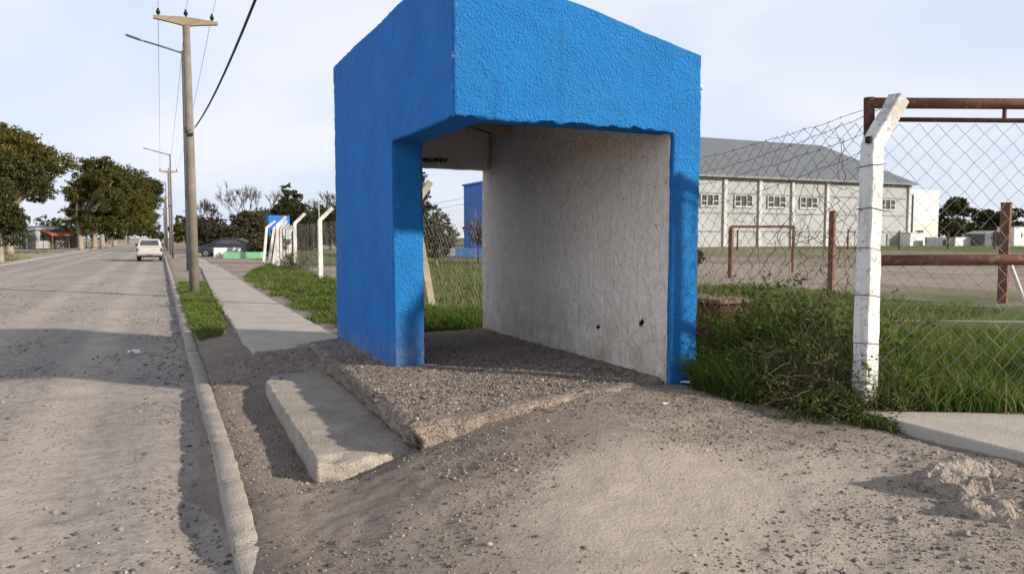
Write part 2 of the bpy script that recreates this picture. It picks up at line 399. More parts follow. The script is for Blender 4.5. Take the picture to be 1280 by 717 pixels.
sky = nn('ShaderNodeTexSky'); sky.sky_type = 'NISHITA'; sky.sun_disc = False; sky.sun_elevation = EL; sky.sun_rotation = math.atan2(SD.x, SD.y)
sky.air_density = 1.; sky.dust_density = 2.; sky.ozone_density = 1.5
tc = nn('ShaderNodeTexCoord'); sp = nn('ShaderNodeSeparateXYZ'); ll(tc.outputs['Generated'], sp.inputs[0])
mp = nn('ShaderNodeMapping'); ll(tc.outputs['Generated'], mp.inputs['Vector']); mp.inputs['Scale'].default_value = (1.4, 1.4, 4.2); mp.inputs['Rotation'].default_value = (0.1, .25, .6)
nz = nn('ShaderNodeTexNoise'); ll(mp.outputs[0], nz.inputs['Vector']); nz.inputs['Scale'].default_value = 1.5; nz.inputs['Detail'].default_value = 5; nz.inputs['Roughness'].default_value = .5; nz.inputs['Distortion'].default_value = .5
rp = nn('ShaderNodeValToRGB'); ll(nz.outputs['Fac'], rp.inputs[0]); rp.color_ramp.elements[0].position = .36; rp.color_ramp.elements[1].position = .66
c2 = nn('ShaderNodeMix'); c2.data_type = 'RGBA'; ll(rp.outputs[0], c2.inputs[0])
c2.inputs[6].default_value = (6.2, 7.0, 8.6, 1); c2.inputs[7].default_value = (8.0, 8.1, 8.7, 1)
mx = nn('ShaderNodeMix'); mx.data_type = 'RGBA'; mx.inputs[0].default_value = .88; ll(sky.outputs[0], mx.inputs[6]); ll(c2.outputs[2], mx.inputs[7])
def mr(sock, a, b, c, d):
    q = nn('ShaderNodeMapRange'); q.interpolation_type = 'SMOOTHSTEP'; ll(sock, q.inputs[0])
    for i, v in enumerate((a, b, c, d)): q.inputs[i + 1].default_value = v
    return q.outputs[0]
fm = nn('ShaderNodeMath'); fm.operation = 'MULTIPLY'; ll(mr(sp.outputs[2], .36, .8, 1, .42), fm.inputs[0]); ll(mr(sp.outputs[0], -.9, -.25, 1.7, 1), fm.inputs[1])  # overhead sky dimmed for contrast; unseen west brightened to fill the white wall
bg = nn('ShaderNodeBackground'); bg.inputs[1].default_value = .085; vm = nn('ShaderNodeVectorMath'); vm.operation = 'SCALE'; ll(mx.outputs[2], vm.inputs[0]); ll(fm.outputs[0], vm.inputs[3]); ll(vm.outputs[0], bg.inputs[0])
wo = nn('ShaderNodeOutputWorld'); ll(bg.outputs[0], wo.inputs[0])
vs = scene.view_settings; vs.view_transform = 'Standard'; vs.look = 'None'; vs.exposure = .52; vs.gamma = 1; vs.use_curve_mapping = False
scene.cycles.max_bounces = 6; scene.cycles.diffuse_bounces = 5; scene.cycles.transparent_max_bounces = 4

# ------------------------------------------------------------------ the ground
CX = np.array([-.3, .2, .45, .7, 1.0, 1.4, 1.9, 2.5, 3.1, 3.8, 4.4, 5.0, 7.])
CY = np.array([0, 1.5, 2.4, 3.1, 3.8, 4.4, 5.0, 6.5, 8.0, 8.7, 9.6, 11., 13.])
CZ = np.array([
    [-.14, -.14, .02, .03, .04, .04, .04, .05, .06, .14, .22, .15, .22],
    [-.14, -.14, .03, .05, .06, .06, .05, .05, .07, .16, .27, .2, .22],
    [-.14, -.14, .05, .10, .14, .15, .12, .09, .09, .16, .28, .2, .24],
    [-.14, -.13, .055, .09, .155, .23, .215, .15, .13, .18, .28, .24, .25],
    [-.14, -.12, .075, .095, .155, .27, .335, .33, .275, .25, .27, .25, .25],
    [-.12, -.08, .09, .08, .10, .24, .345, .375, .365, .33, .28, .27, .25],
    [-.06, -.05, .08, .06, .02, .12, .30, .37, .38, .37, .31, .28, .25],
    [-.06, -.05, .08, .065, .03, .12, .32, .33, .34, .34, .33, .30, .25],
    [-.06, -.05, .085, .085, .07, .16, .32, .33, .33, .33, .33, .30, .25],
    [-.06, -.05, .09, .18, .30, .36, .37, .33, .33, .33, .32, .30, .25],
    [-.06, -.05, .09, .15, .20, .235, .26, .29, .30, .30, .30, .28, .24],
    [-.06, -.05, .09, .12, .13, .13, .14, .20, .25, .26, .26, .24, .22],
    [-.06, -.05, .09, .12, .12, .12, .13, .16, .20, .20, .20, .20, .20]])
def smooth_idx(a, v):
    i = np.clip(np.searchsorted(a, v) - 1, 0, len(a) - 2); f = np.clip((v - a[i]) / (a[i + 1] - a[i]), 0, 1)
    return i, f
def height(x, y, detail=True):
    x = np.asarray(x, float); y = np.asarray(y, float)
    def bil(x, y):
        i, f = smooth_idx(CX, x); j, g = smooth_idx(CY, y)
        return (CZ[j, i] * (1 - f) + CZ[j, i + 1] * f) * (1 - g) + (CZ[j + 1, i] * (1 - f) + CZ[j + 1, i + 1] * f) * g
    z = 0
    for dx, dy in ((0, 0), (.09, .12), (-.09, .12), (.09, -.12), (-.09, -.12)): z = z + bil(x + dx, y + dy) / 5
    z = np.where(x < -8.3, .03 + .05 * np.clip((-8.3 - x) / 3, 0, 1), z)
    z = np.where((x >= -8.3) & (x < -.3), -.08, z)
    z = np.where(x > 7, np.minimum(z, .2 + .03 * np.clip((9 - x) / 2, 0, 1)), z)
    if detail:
        p = P3(x, y); near = np.clip((14 - np.hypot(x, y)) / 4, 0, 1)
        side = np.clip((x - .35) / .3, 0, 1)
        open_ = np.where((x > 1.55) & (x < 4.2) & (y > 5.3) & (y < 9.1), .1, 1)
        z = z + side * open_ * (.026 * fbm(p, .55, 3, 3) + near * (.013 * fbm(p, .2, 3, 9)))
        ft = np.clip(fbm(p, .9, 2, 14) + .75, .25, 1.3)
        z = z + near * side * open_ * ft * (.011 * fbm(p, .085, 2, 4) + .006 * vnoise(p, .034, 5)) - near * side * open_ * .022 * np.clip(fbm(p, .3, 2, 16) - .28, 0, 1)
        z = z + np.clip((x - 9) / 10, 0, 1) * .05 * fbm(p, 4., 3, 6)
    return z
def gridmesh(name, xs, ys, zf, mat, **kw):
    X, Y = np.meshgrid(xs, ys, indexing='ij'); x, y = X.ravel(), Y.ravel()
    V = np.stack([x, y, zf(x, y)], 1); ny = len(ys)
    I = (np.arange(len(xs) - 1)[:, None] * ny + np.arange(ny - 1)[None]).ravel()
    return mesh_np(name, V, np.stack([I, I + ny, I + ny + 1, I + 1], 1), mat, smooth=True, **kw)
gx = np.concatenate([[-3000, -1200, -500, -200, -90, -45, -25, -16, -12, -10, -9, -8.4, -8.25, -6, -2, -.6, -.35, -.28], np.arange(-.2, 6.6, .028), np.arange(6.6, 20, .25), np.arange(20, 60, 1.), np.arange(60, 200, 7), [210, 300, 600, 1200, 3000]])
gy = np.concatenate([[-300, -100, -40, -15, -5, -2, -1, 0, .5, 1.], np.arange(1.4, 10.4, .028), np.arange(10.4, 28, .14), np.arange(28, 80, 1.), np.arange(80, 220, 7), [230, 300, 450, 800, 1500, 4000]])
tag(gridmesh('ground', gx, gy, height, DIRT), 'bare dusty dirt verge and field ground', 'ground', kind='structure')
def road_z(x, y):
    p = P3(x, y); near = np.clip((16 - y) / 6, 0, 1)
    z = .035 * (1 - ((x + 3.8) / 4.2) ** 2) + .018 * fbm(p, 1.6, 3, 21) + near * .007 * fbm(p, .16, 2, 23)
    z = z - .05 * np.exp(-((x - .12) / .17) ** 2) * np.clip((8.5 - y) / 3, 0, 1)
    return z + .004 * np.sin(y * 5.5 + 2 * fbm(p, 2., 2, 5)) * np.clip((y - 8) / 5, 0, 1)
rx = np.concatenate([np.arange(-8.3, -3.2, .2), np.arange(-3.2, .72, .04)])
ry = np.concatenate([[-60, -20, -8, -3, 0, 1, 2.], np.arange(2.5, 15, .045), np.arange(15, 40, .2), np.arange(40, 120, 2), np.arange(120, 420, 20)])
tag(gridmesh('road', rx, ry, road_z, ROAD), 'wide grey gravel street running away between verge and trees', 'road', kind='structure')
# kerb: low concrete edge along the road, buried at its near end
ky = np.concatenate([np.arange(3.2, 16, .05), np.arange(16, 60, .5), np.arange(60, 300, 10)])
prof = [(.30, -.15), (.302, .02), (.303, .078), (.312, .092), (.36, .094), (.422, .092), (.431, .08), (.434, -.15)]
V = np.array([(px, yy, pz - .15 * np.clip((4.45 - yy) / 1.1, 0, 1) ** 1.3 * (pz > 0)) for yy in ky for px, pz in prof]); np_ = len(prof)
V = rough(V, .011, .09, 3, 31); V[:, 0] += .02 * fbm(V * np.array([0, 1, 0]), 1.1, 2, 33)
lo = (V[:, 2] > .04); V[lo, 2] -= .05 * np.clip(fbm(V[lo], .22, 3, 35) - .18, 0, 1) + .018 * (np.abs((V[lo, 1] % 1.0) - .5) > .475)
I = (np.arange(len(ky) - 1)[:, None] * np_ + np.arange(np_ - 1)[None]).ravel()
tag(mesh_np('kerb', V, np.stack([I, I + 1, I + np_ + 1, I + np_], 1), KERB, smooth=False), 'worn grey concrete kerb between gravel road and verge', 'kerb', kind='structure')
# left edge of the road: a pale broken kerb
V = np.array([(px, yy, pz) for yy in np.arange(20, 300, 2.) for px, pz in ((-8.18, -.1), (-8.18, .09), (-8.35, .10), (-8.35, -.1))])
V = rough(V, .03, 1.5, 2, 4); I = (np.arange(len(V) // 4 - 1)[:, None] * 4 + np.arange(3)[None]).ravel()
tag(mesh_np('kerb', V, np.stack([I, I + 4, I + 5, I + 1], 1), KERB), 'pale kerb along the far side of the road', 'kerb', kind='structure')
# pavement: pale slabs along the verge
wy = np.arange(9.55, 66, .35); slabs = []
def wx(y): return np.interp(y, [9.5, 11, 14, 18, 24, 38, 66], [1.0, 1.02, 1.08, 1.12, 1.3, 1.75, 1.95]), np.interp(y, [9.5, 11, 14, 18, 24, 38, 66], [2.3, 2.28, 2.3, 2.33, 2.4, 2.75, 3.0])
def wz(y): return np.interp(y, [9.5, 12, 20, 66], [.235, .19, .17, .16])
mbw = MB(); y0 = 9.55
while y0 < 64:
    y1 = y0 + 2.4
    q = np.linspace(y0, y1 - .02, 7); secs = []
    for yy in q:
        a, b = wx(yy); zt = float(wz(yy)); e = .012 * math.sin(yy * 7.3) + .008 * math.sin(yy * 19)
        secs.append([(a + e, yy, zt - .15), (b + e * .5, yy, zt - .15), (b + e * .5, yy, zt - .006), (b - .02, yy, zt), ((a + b) / 2, yy, zt + .006), (a + .02, yy, zt), (a + e, yy, zt - .006)])
    mbw.sweep(secs); y0 = y1
tag(mbw.build('pavement', WALK), 'pale concrete pavement leading down the verge', 'pavement', kind='structure')
# the apron by the gate
ap = [(4.63, 3.92), (4.60, 2.6), (4.55, -3), (9, -3), (9, 1.9), (5.6, 3.40)]
mb = MB(); mb.prism(ap, 'z', -.1, .335)
tag(mb.build('pavement', WALK, bevel=.012), 'raised concrete apron in front of the rusty gate', 'pavement', kind='structure')

# ------------------------------------------------------------------ gravel
def ico():
    import bmesh
    bm = bmesh.new(); bmesh.ops.create_icosphere(bm, subdivisions=1, radius=1)
    V = np.array([v.co[:] for v in bm.verts]); F = np.array([[v.index for v in f.verts] for f in bm.faces]); bm.free(); return V, F
IV, IF = ico()
def stones(name, x, y, z, r, label):
    n = len(x); s = rng.uniform(.6, 1.3, (n, 1, 3)) * np.array([1, 1, .62]) * r[:, None, None]
    V = IV[None] * s * rng.uniform(.75, 1.2, (n, 12, 1))
    a = rng.uniform(0, 2 * PI, n); c, sn = np.cos(a), np.sin(a)
    Vx = V[:, :, 0] * c[:, None] - V[:, :, 1] * sn[:, None]; Vy = V[:, :, 0] * sn[:, None] + V[:, :, 1] * c[:, None]
    V = np.stack([Vx + x[:, None], Vy + y[:, None], V[:, :, 2] + (z + r * .15)[:, None]], 2).reshape(-1, 3)
    F = (IF[None] + (np.arange(n) * 12)[:, None, None]).reshape(-1, 3)
    return tag(mesh_np(name, V, F, STONE), label, 'gravel', kind='stuff')
n = 52000
d = rng.uniform(0, 1, n) ** 1.25; y = 2.6 + d * 32; x = rng.uniform(-8, .28, n)
keep = (fbm(P3(x, y), 1.1, 3, 41) + .55 * fbm(P3(x * 2.2, y * .5), .8, 2, 42) + rng.uniform(-.35, .35, n) > .06 + np.clip(y - 14, 0, 30) * .022 + .35 * np.exp(-((x + .85) / .28) ** 2) + .35 * np.exp(-((x + 2.35) / .3) ** 2) - .3 * np.exp(-((x - .15) / .25) ** 2)); x, y = x[keep], y[keep]
r = rng.lognormal(math.log(.0085), .5, len(x)) * (1 + np.clip(y - 6, 0, 25) * .022)
stones('road_gravel', x, y, road_z(x, y), np.clip(r, .003, .022), 'loose grey stones scattered over the gravel road')
n = 150000
x = rng.uniform(.3, 5.2, n); y = 1.8 + rng.uniform(0, 1, n) * 8
keep = (fbm(P3(x, y), .8, 3, 51) + .4 * fbm(P3(x, y), .25, 2, 53) + rng.uniform(-.4, .4, n) + .25 * ((((x - 2.75) / 1.5) ** 2 + ((y - 2.95) / .85) ** 2) > 1) > .14) & ~((x > 1.5) & (y > 4.6 + .3 * (x - 1.4)) & (x < 4.15)) & ~((x > .84) & (x < 1.6) & (y > 4.75) & (y < 8.15)) & ~((x > 4.55) & (y < 3.95))
x, y = x[keep], y[keep]; r = np.clip(rng.lognormal(math.log(.0031), .6, len(x)), .0018, .015)
o = stones('verge_gravel', x, y, height(x, y), r, 'small loose stones and crumbs scattered over the dirt mound'); o.data.materials[0] = CRUMB
n = 16000
x = rng.uniform(1.5, 3.85, n); y = rng.uniform(4.6, 9, n)
keep = (y > 4.72 + .29 * (x - 1.43)) & (rng.uniform(0, 1, n) < np.clip(1.3 - (y - 4.6) * .35, .1, 1)) & ~((x > 1.9) & (x < 2.3) & (y > 6.75))
x, y = x[keep], y[keep]; r = np.clip(rng.lognormal(math.log(.0075), .35, len(x)), .003, .018)
SLABG = (x, y, r)

# ------------------------------------------------------------------ the shelter
SH = thing('bus_shelter', 'big blue rendered concrete bus shelter with white inner wall, open towards the camera', 'bus shelter', (0, 0, 0))
X0, X1, XB, Y0, YP, Y1, ZB = 1.95, 4.15, 3.88, 5.2, 6.81, 9.3, 2.47
def top(x): return 3.63 - (x - X0) * .236
def shell(name, xs, ys, zs, mask, mat, amp=.008, s=.09, seed=1, crumble=0):
    V, F = cells(xs, ys, zs, mask)
    z = V[:, 2].copy(); up = z > ZB
    zt = zs[-1]
    V[up, 2] = ZB + (z[up] - ZB) / (zt - ZB) * (top(V[up, 0]) - ZB)
    V = rough(V, amp, s, 3, seed) + .014 * np.stack([fbm(V, .9, 2, 70 + k) for k in range(3)], 1)
    if crumble:   # ragged lower lip of the beam
        lip = np.abs(z - ZB) < .012
        V[lip, 2] += crumble * np.clip(fbm(V[lip], .07, 3, 77) + .3 * fbm(V[lip], .35, 1, 78) + .1, -.15, 1) * (V[lip, 1] < Y0 + .1)
    return mesh_np(name, V, F, mat, SH, smooth=False)
zs = span(.25, ZB, 3.6, step=.028)
xs = span(X0, 2.235, XB, X1, step=.028); ys = np.concatenate([[Y0, Y0 + .045, Y0 + .12], span(Y0 + .21, YP, Y1, step=.028)])
C = np.meshgrid(mid(xs), mid(ys), mid(zs), indexing='ij')
hi = C[2] > ZB
o = shell('painted_shell', xs, ys, zs, ((C[0] < 2.235) & (hi | (C[1] > YP))) | (hi & (C[1] < Y0 + .21)) | ((C[0] > XB) & (C[1] < Y0 + .045)), BLUESHADE, .0075, .08, 1, .045)
# faces turned to the gate: coarser stucco, sunlight put into a lighter blue
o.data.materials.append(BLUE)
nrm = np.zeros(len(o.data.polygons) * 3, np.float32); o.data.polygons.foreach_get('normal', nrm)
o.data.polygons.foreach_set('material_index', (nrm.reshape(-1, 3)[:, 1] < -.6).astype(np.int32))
xs = np.array([XB, XB + .06, XB + .15, X1 - .015]); ys = span(Y0 + .047, Y0 + .215, 9.3, step=.013); z2 = span(.25, ZB, 3.6, step=.013)
C = np.meshgrid(mid(xs), mid(ys), mid(z2), indexing='ij')
m = ~((C[2] > ZB) & (C[1] < Y0 + .215))
for (hy, hz, hr) in ((6.38, 0.73, .026), (5.62, 0.85, .033)):   # two bolt holes through the plaster
    m &= ~((np.hypot((C[1] - hy) * .85, C[2] - hz + .3 * (C[1] - hy)) < hr * (1 + .3 * np.sin(5 * C[1] * 40))) & (C[0] < XB + .15))
o = shell('back_wall', xs, ys, z2, m, WHITEW, .008, .12, 5)
o.data.materials.append(DARKN)   # shade of the recess put into the colour inside the two holes
ct = np.zeros(len(o.data.polygons) * 3, np.float32); o.data.polygons.foreach_get('center', ct); ct = ct.reshape(-1, 3)
ins = np.zeros(len(ct), bool)
for (hy, hz) in ((6.38, .73), (5.62, .85)): ins |= (np.hypot(ct[:, 1] - hy, ct[:, 2] - hz) < .075) & (ct[:, 0] > XB + .022) & (ct[:, 0] < XB + .2)
o.data.polygons.foreach_set('material_index', ins.astype(np.int32))
xs = span(2.237, XB - .002, step=.05); ys = np.array([9.06, 9.18, 9.297]); zz = span(ZB, 3.6, step=.05)
o = shell('end_beam', xs, ys, zz, np.ones((len(xs) - 1, 2, len(zz) - 1), bool), WHITEW, .006, .1, 6)
# roof boards and rafters inside
mb = MB()
mb.sweep([[(2.24, yy, top(2.24) - .25), (XB - .003, yy, top(XB) - .25), (XB - .003, yy, top(XB) - .17), (2.24, yy, top(2.24) - .17)] for yy in (Y0 + .213, 9.058)])
mb.build('roof', BROWNW, SH)
for yy in (6.1, 7.25, 8.4):
    mb = MB(); mb.sweep([[(xx, yy - .035, top(xx) - .38), (xx, yy + .035, top(xx) - .38), (xx, yy + .035, top(xx) - .252), (xx, yy - .035, top(xx) - .252)] for xx in (2.238, XB - .004)])
    mb.build('rafter', RAFT, SH, bevel=.006)
mb = MB(); mb.tube([(X1 - .03, 5.30, 2.93), (X1 + .09, 5.29, 2.87)], .022, 8)
mb.build('drain_spout', WHITEP, SH)
# dark illegible brush scrawl on the end beam
mb = MB(); px = 2.36
for k in range(9):
    w = random.uniform(.06, .11); pts = []
    for i in range(9): pts.append((px + w * i / 8 + .02 * math.sin(i * 2.1 + k), 9.046, 2.56 + .025 * math.sin(i * 1.7 + k * 2) + random.uniform(-.012, .014)))
    mb.tube(pts, [.006 + .005 * abs(math.sin(i + k)) for i in range(9)], 5); px += w + (.12 if k == 4 else -.004)
    if k in (4, 8): mb.build('scrawl', DARKN, SH); mb = MB()
# floor slab, its near edge broken and running askew
us, vs_, ws = span(0, 1, step=.0085), span(0, 1, step=.006), np.linspace(0, 1, 7)
V, F = cells(us, vs_, ws, np.ones((len(us) - 1, len(vs_) - 1, 6), bool))
A, B, Cc, D = (1.43, 4.57), (4.13, 5.36), (4.13, 9.28), (1.52, 8.95)
u, v, w = V.T
px = (A[0] * (1 - u) + B[0] * u) * (1 - v) + (D[0] * (1 - u) + Cc[0] * u) * v
py = (A[1] * (1 - u) + B[1] * u) * (1 - v) + (D[1] * (1 - u) + Cc[1] * u) * v
pz = .215 + .185 * w
V = np.stack([px, py, pz], 1)
edge = np.minimum(np.minimum(u, v * 1.4), 1) < .012
V[:, 0] += np.where(u < .02, .045 * fbm(P3(px, py, pz), .16, 3, 81), 0); V[:, 1] += np.where(v < .02, .12 * fbm(P3(px, py), .28, 4, 82) + .05 * (1 - w) - .03 * fbm(np.stack([px, py, pz], 1), .06, 2, 86), 0); V[:, 0] += np.where(u < .02, .04 * fbm(np.stack([px, py, pz], 1), .06, 2, 87), 0)
V[:, 0] += np.where(u < .02, .05 * (1 - w), 0); V = rough(V, .016, .05, 3, 83); V[:, 2] += np.where(w > .9, .014 * fbm(P3(px, py), .5, 2, 84), 0) - np.where(edge & (w > .9), .018, 0)
mesh_np('floor_slab', V, F, SLAB, SH, smooth=False)
x, y, r = SLABG
o = stones('slab_pebbles', x, y, np.full(len(x), .402) + .01 * fbm(P3(x, y), .5, 2, 84), r, None)
for k in ('category', 'label'):
    if k in o: del o[k]
o.parent = SH

# the step below the slab
V, F = rbox(.86, 1.62, 4.79, 8.06, -.12, .188, .025, .007, .10, 90)
e = (V[:, 1] < 4.9); V[e, 1] += .09 * fbm(V[e], .14, 3, 91); V[e, 2] -= .05 * np.clip(fbm(V[e], .2, 3, 94), 0, 1) * (V[e, 2] > .1)
e = (V[:, 0] < .93) & (V[:, 2] > .12); V[e, 2] -= .02 * np.clip(fbm(V[e], .12, 3, 95) - .15, 0, 1); V[e, 0] += .03 * np.clip(fbm(V[e], .12, 3, 96) - .1, 0, 1)
V[:, 2] += np.where(V[:, 2] > .1, .008 * fbm(V, .9, 2, 92), 0)
V[:, 0] += .05 * np.clip((V[:, 1] - 4.8) / 3.3, 0, 1) - np.where((V[:, 1] > 7.7) & (V[:, 0] < 1.), -.12 * (V[:, 1] - 7.7) / .36, 0)
tag(mesh_np('concrete_step', V, F, CONC, smooth=False), 'long grey concrete step below the shelter floor slab', 'step')

# ------------------------------------------------------------------ the fence
def netting(mb, P, D, length, z0, z1, cell=.072, r=.0026, wob=.012, seed=0, zf=None):
    nc = int(length / cell); nr = int((z1 - z0) / cell)
    D = Vector((D[0], D[1], 0)).normalized(); Nn = Vector((-D.y, D.x, 0))
    pts = []
    for c in range(nc + 1):
        for k in range(nr + 1):
            pts.append((c * cell + ((k + c) % 2) * cell, k))
    S = np.array(pts); base = np.stack([P[0] + D.x * S[:, 0], P[1] + D.y * S[:, 0], z0 + S[:, 1] * cell], 1)
    wv = np.stack([fbm(base, .5, 3, seed + 3 * k) for k in range(3)], 1) * wob + np.stack([vnoise(base, .05, seed + 50 + k) for k in range(3)], 1) * wob * .35
    i = 0
    for c in range(nc + 1):
        line = []
        for k in range(nr + 1):
            b = base[i] + wv[i] * np.array([1, 1, .8]); i += 1
            off = .003 * (1 if (k + c) % 2 else -1)
            zz = b[2] if zf is None else zf(b[2], S[i - 1, 0])
            line.append((b[0] + Nn.x * off, b[1] + Nn.y * off, zz))
        mb.tube(line, r, 3, cap=False)
    return mb
def barbed(mb, a, b, sag, seed=0, step=.13, wob=.02):
    a, b = Vector(a), Vector(b); n = max(8, int((b - a).length / .12)); rs = random.Random(seed); pts = []
    for i in range(n + 1):
        f = i / n; p = a.lerp(b, f); p.z -= sag * 4 * f * (1 - f); p += Vector((rs.uniform(-wob, wob),) * 3) * .5; pts.append(p)
    mb.tube(pts, .0022, 4)
    for p in pts[1:-1]:
        for q in range(2):
            dv = Vector((rs.uniform(-1, 1), rs.uniform(-1, 1), rs.uniform(-1, 1))).normalized() * .017
            mb.tube([p - dv, p + dv], .0016, 3)
FX = 4.88
CF = thing('chain_link_fence', 'sagging rusty chain link fence beside the blue shelter, topped with loose barbed wire', 'fence', (FX, 4.1, .25))
def loc(mb, o):
    mb.v = [(p[0] - o.location.x, p[1] - o.location.y, p[2] - o.location.z) for p in mb.v]; return mb
mb = MB(); netting(mb, (FX, 4.12), (0, 1), 4.0, .3, 2.52, .068, .0027, .06, 3, lambda z, s: z + (-.05 * s) * (z / 2.5) + .05 * math.sin(s * 2.1) * (z > 2))
loc(mb, CF).build('netting', OLDWIRE, CF, fix=False)
mb = MB(); netting(mb, (FX, 8.12), (0, 1), 29, .25, 2.2, .085, .002, .05, 8)
loc(mb, CF).build('netting', WIRE, CF, fix=False)
for k, (a, b, sag) in enumerate([((5.02, 4.05, 2.60), (FX, 8.3, 2.2), .16), ((4.93, 4.05, 2.42), (FX, 8.6, 1.98), .1), ((4.9, 4.1, 2.28), (FX + .02, 8.1, 1.78), .14), ((5.05, 4.05, 2.64), (FX + .05, 7.2, 2.34), .05),
                                ((5.05, 8.5, 2.45), (5.1, 25.4, 2.4), .15), ((4.98, 8.5, 2.3), (5.0, 25.4, 2.25), .12), ((5.1, 25.4, 2.42), (5.1, 31.6, 2.4), .06), ((5.02, 25.4, 2.27), (5.02, 31.6, 2.25), .06), ((4.9, 25.4, 2.05), (4.9, 37.3, 2.0), .06)]):
    mb = MB(); barbed(mb, a, b, sag, k); loc(mb, CF).build('barbed_wire', BARB, CF, fix=False)
# dead vine stems tangled in the netting by the post
mb = MB(); rs = random.Random(12)
for k in range(46):
    p = Vector((FX + rs.uniform(-.03, .03), rs.uniform(4.25, 4.95) if k < 38 else rs.uniform(5, 6.3), rs.uniform(.9, 2.1))); dv = Vector((0, rs.uniform(-1, 1), rs.uniform(-1, 1))); pts = [p.copy()]
    for i in range(rs.randint(8, 20)):
        dv = (dv + Vector((rs.uniform(-.35, .35), rs.uniform(-.9, .9), rs.uniform(-.9, .8)))).normalized(); dv.x *= .4
        p = p + dv * .035; pts.append(p.copy())
    mb.tube(pts, [.0035 * (1 - .7 * i / len(pts)) for i in range(len(pts))], 4)
tag(mb.build('dead_vine', DRYG, fix=False), 'brittle dead vine tangled in the netting left of the near white post', 'vine')

GP = 'white concrete fence posts with bent tops'
def post_mesh(h, arm, w0, w1, ax, step=.06):
    """square post with a bent top; returns mesh arrays with base at origin, arm towards +X"""
    path = [(0, 0)]; secs = []
    zs_ = np.linspace(0, h, max(3, int(h / step)))
    ctr = [(0, z) for z in zs_] + [(ax * t, h + arm * t) for t in (.12, .4, .7, 1.)]
    for i, (cx, cz) in enumerate(ctr):
        f = cz / (h + arm); w = (w0 * (1 - f) + w1 * f) / 2
        if cz <= h - .01: tx, tz = 1, 0
        else:
            a = math.atan2(ax, arm); a = a * (.5 if abs(cz - h) < .01 else 1); tx, tz = math.cos(a), -math.sin(a)
        c = .12 * w
        sec = []
        for sx, sy in ((-1, -1), (1, -1), (1, 1), (-1, 1)):
            for (ex, ey) in ((sx * w, sy * (w - c)), (sx * (w - c), sy * w)) if sx * sy > 0 else ((sx * (w - c), sy * w), (sx * w, sy * (w - c))):
                sec.append((cx + ex * tx, ey, cz + ex * tz))
        secs.append(sec)
    mb = MB(); mb.sweep(secs); return mb
NP = thing('fence_post', 'nearest white concrete fence post, tall and square, holding the rusty gate', 'fence post', (4.80, 4.03, .2), 0, GP)
mb = post_mesh(2.08, .36, .138, .112, .27); mb.v = [tuple(p) for p in rough(np.array(mb.v), .008, .1, 2, 15)]
mb.build('shaft', POST, NP)
for zz in (.12, .32, .62, .98, 1.33, 1.62, 1.93):
    mb = MB(); w = .07; tl = random.uniform(-.03, .03)
    mb.tube([(-w, -w, zz), (w, -w, zz + tl), (w, w, zz + .02), (-w, w, zz - .01), (-w, -w, zz)], .0028, 4); mb.build('wire_tie', BARB, NP)
mb = MB(); mb.box(-.078, -.05, -.045, 0, 2.09, 2.14); mb.build('wire_clip', DARKN, NP, bevel=.006)
far = thing('fence_post', 'first bent white fence post seen left of the shelter, standing alone in the grass', 'fence post', (4.80, 25.4, .12), 0, GP)
post_mesh(2.05, .42, .15, .12, .42).build('shaft', POST, far)
def fpost(x, y, z, label, lean=0, leany=0, s=1):
    c = copy_tree(far); c.location = (x, y, z); c.rotation_euler = (leany, lean, 0); c.scale = (s, s, s); c['label'] = label; return c
fpost(5.0, 31.8, .12, 'second bent white fence post left of the shelter, rising out of a bare shrub')
fpost(5.0, 36.9, .12, 'upright white fence post at the corner beside the leaning posts')
fpost(5.08, 43.0, .1, 'leftmost of the leaning white fence posts, tilted towards the pavement', R(6), R(-2))
fpost(5.45, 43.8, .1, 'middle one of the leaning white fence posts', R(9), 0)
fpost(5.3, 40.8, .1, 'leaning white fence post closest to the upright corner post', R(7), R(3))
for k, (x, y) in enumerate([(7.3, 52.2), (8.4, 58.5), (9.5, 64.5), (10.5, 70), (11.4, 75)]):
    fpost(x, y, .12, ['nearest', 'second', 'middle', 'fourth', 'farthest'][k] + ' post of the tight white row receding behind the corner post')
for k, (x, y) in enumerate([(7.44, 160), (10.4, 166), (13.1, 170), (15.4, 171)]):
    fpost(x, y, .2, ['leftmost', 'second from left', 'third from left', 'rightmost'][k] + ' of the tiny white posts beyond the parked car', s=1.1)
lp = fpost(4.9, 14.4, .2, 'old white fence post tilted sideways, seen through the shelter opening', R(-9), R(-3)); sh = lp.children[0]; sh.data = sh.data.copy(); sh.data.materials[0] = m_conc('lichen_concrete', (.36, .32, .23), (.24, .21, .155), .01)

# ------------------------------------------------------------------ the gate
GT = thing('metal_gate', 'rusty pipe gate frame filled with chain link netting beside the white post', 'gate', (4.92, 4.17, .25))
gd = Vector((1.07, -.50, 0)).normalized(); g0 = Vector((4.92, 4.17, 0)); Lg = 3.1
def gp(s, z): return tuple(g0 + gd * s + Vector((0, 0, z)))
mb = MB(); mb.tube([gp(0, 2.62), gp(1.2, 2.612), gp(2.2, 2.60), gp(Lg, 2.59)], .041, 12); loc(mb, GT).build('top_rail', RUST, GT, smooth=True)
mb = MB(); mb.tube([gp(.06, 2.497), gp(Lg, 2.47)], .018, 8); loc(mb, GT).build('upper_rail', RUSTD, GT, smooth=True)
mb = MB(); mb.tube([gp(.02, 1.425), gp(1.4, 1.432), gp(Lg, 1.425)], .043, 12); loc(mb, GT).build('middle_rail', RUST, GT, smooth=True)
mb = MB(); mb.tube([gp(-.0, 2.66), gp(.03, 1.6), gp(.065, .25)], .040, 10); loc(mb, GT).build('upright', RUSTD, GT, smooth=True)
mb = MB(); mb.tube([gp(Lg, 2.66), gp(Lg, .2)], .040, 10); loc(mb, GT).build('upright', RUSTD, GT, smooth=True)
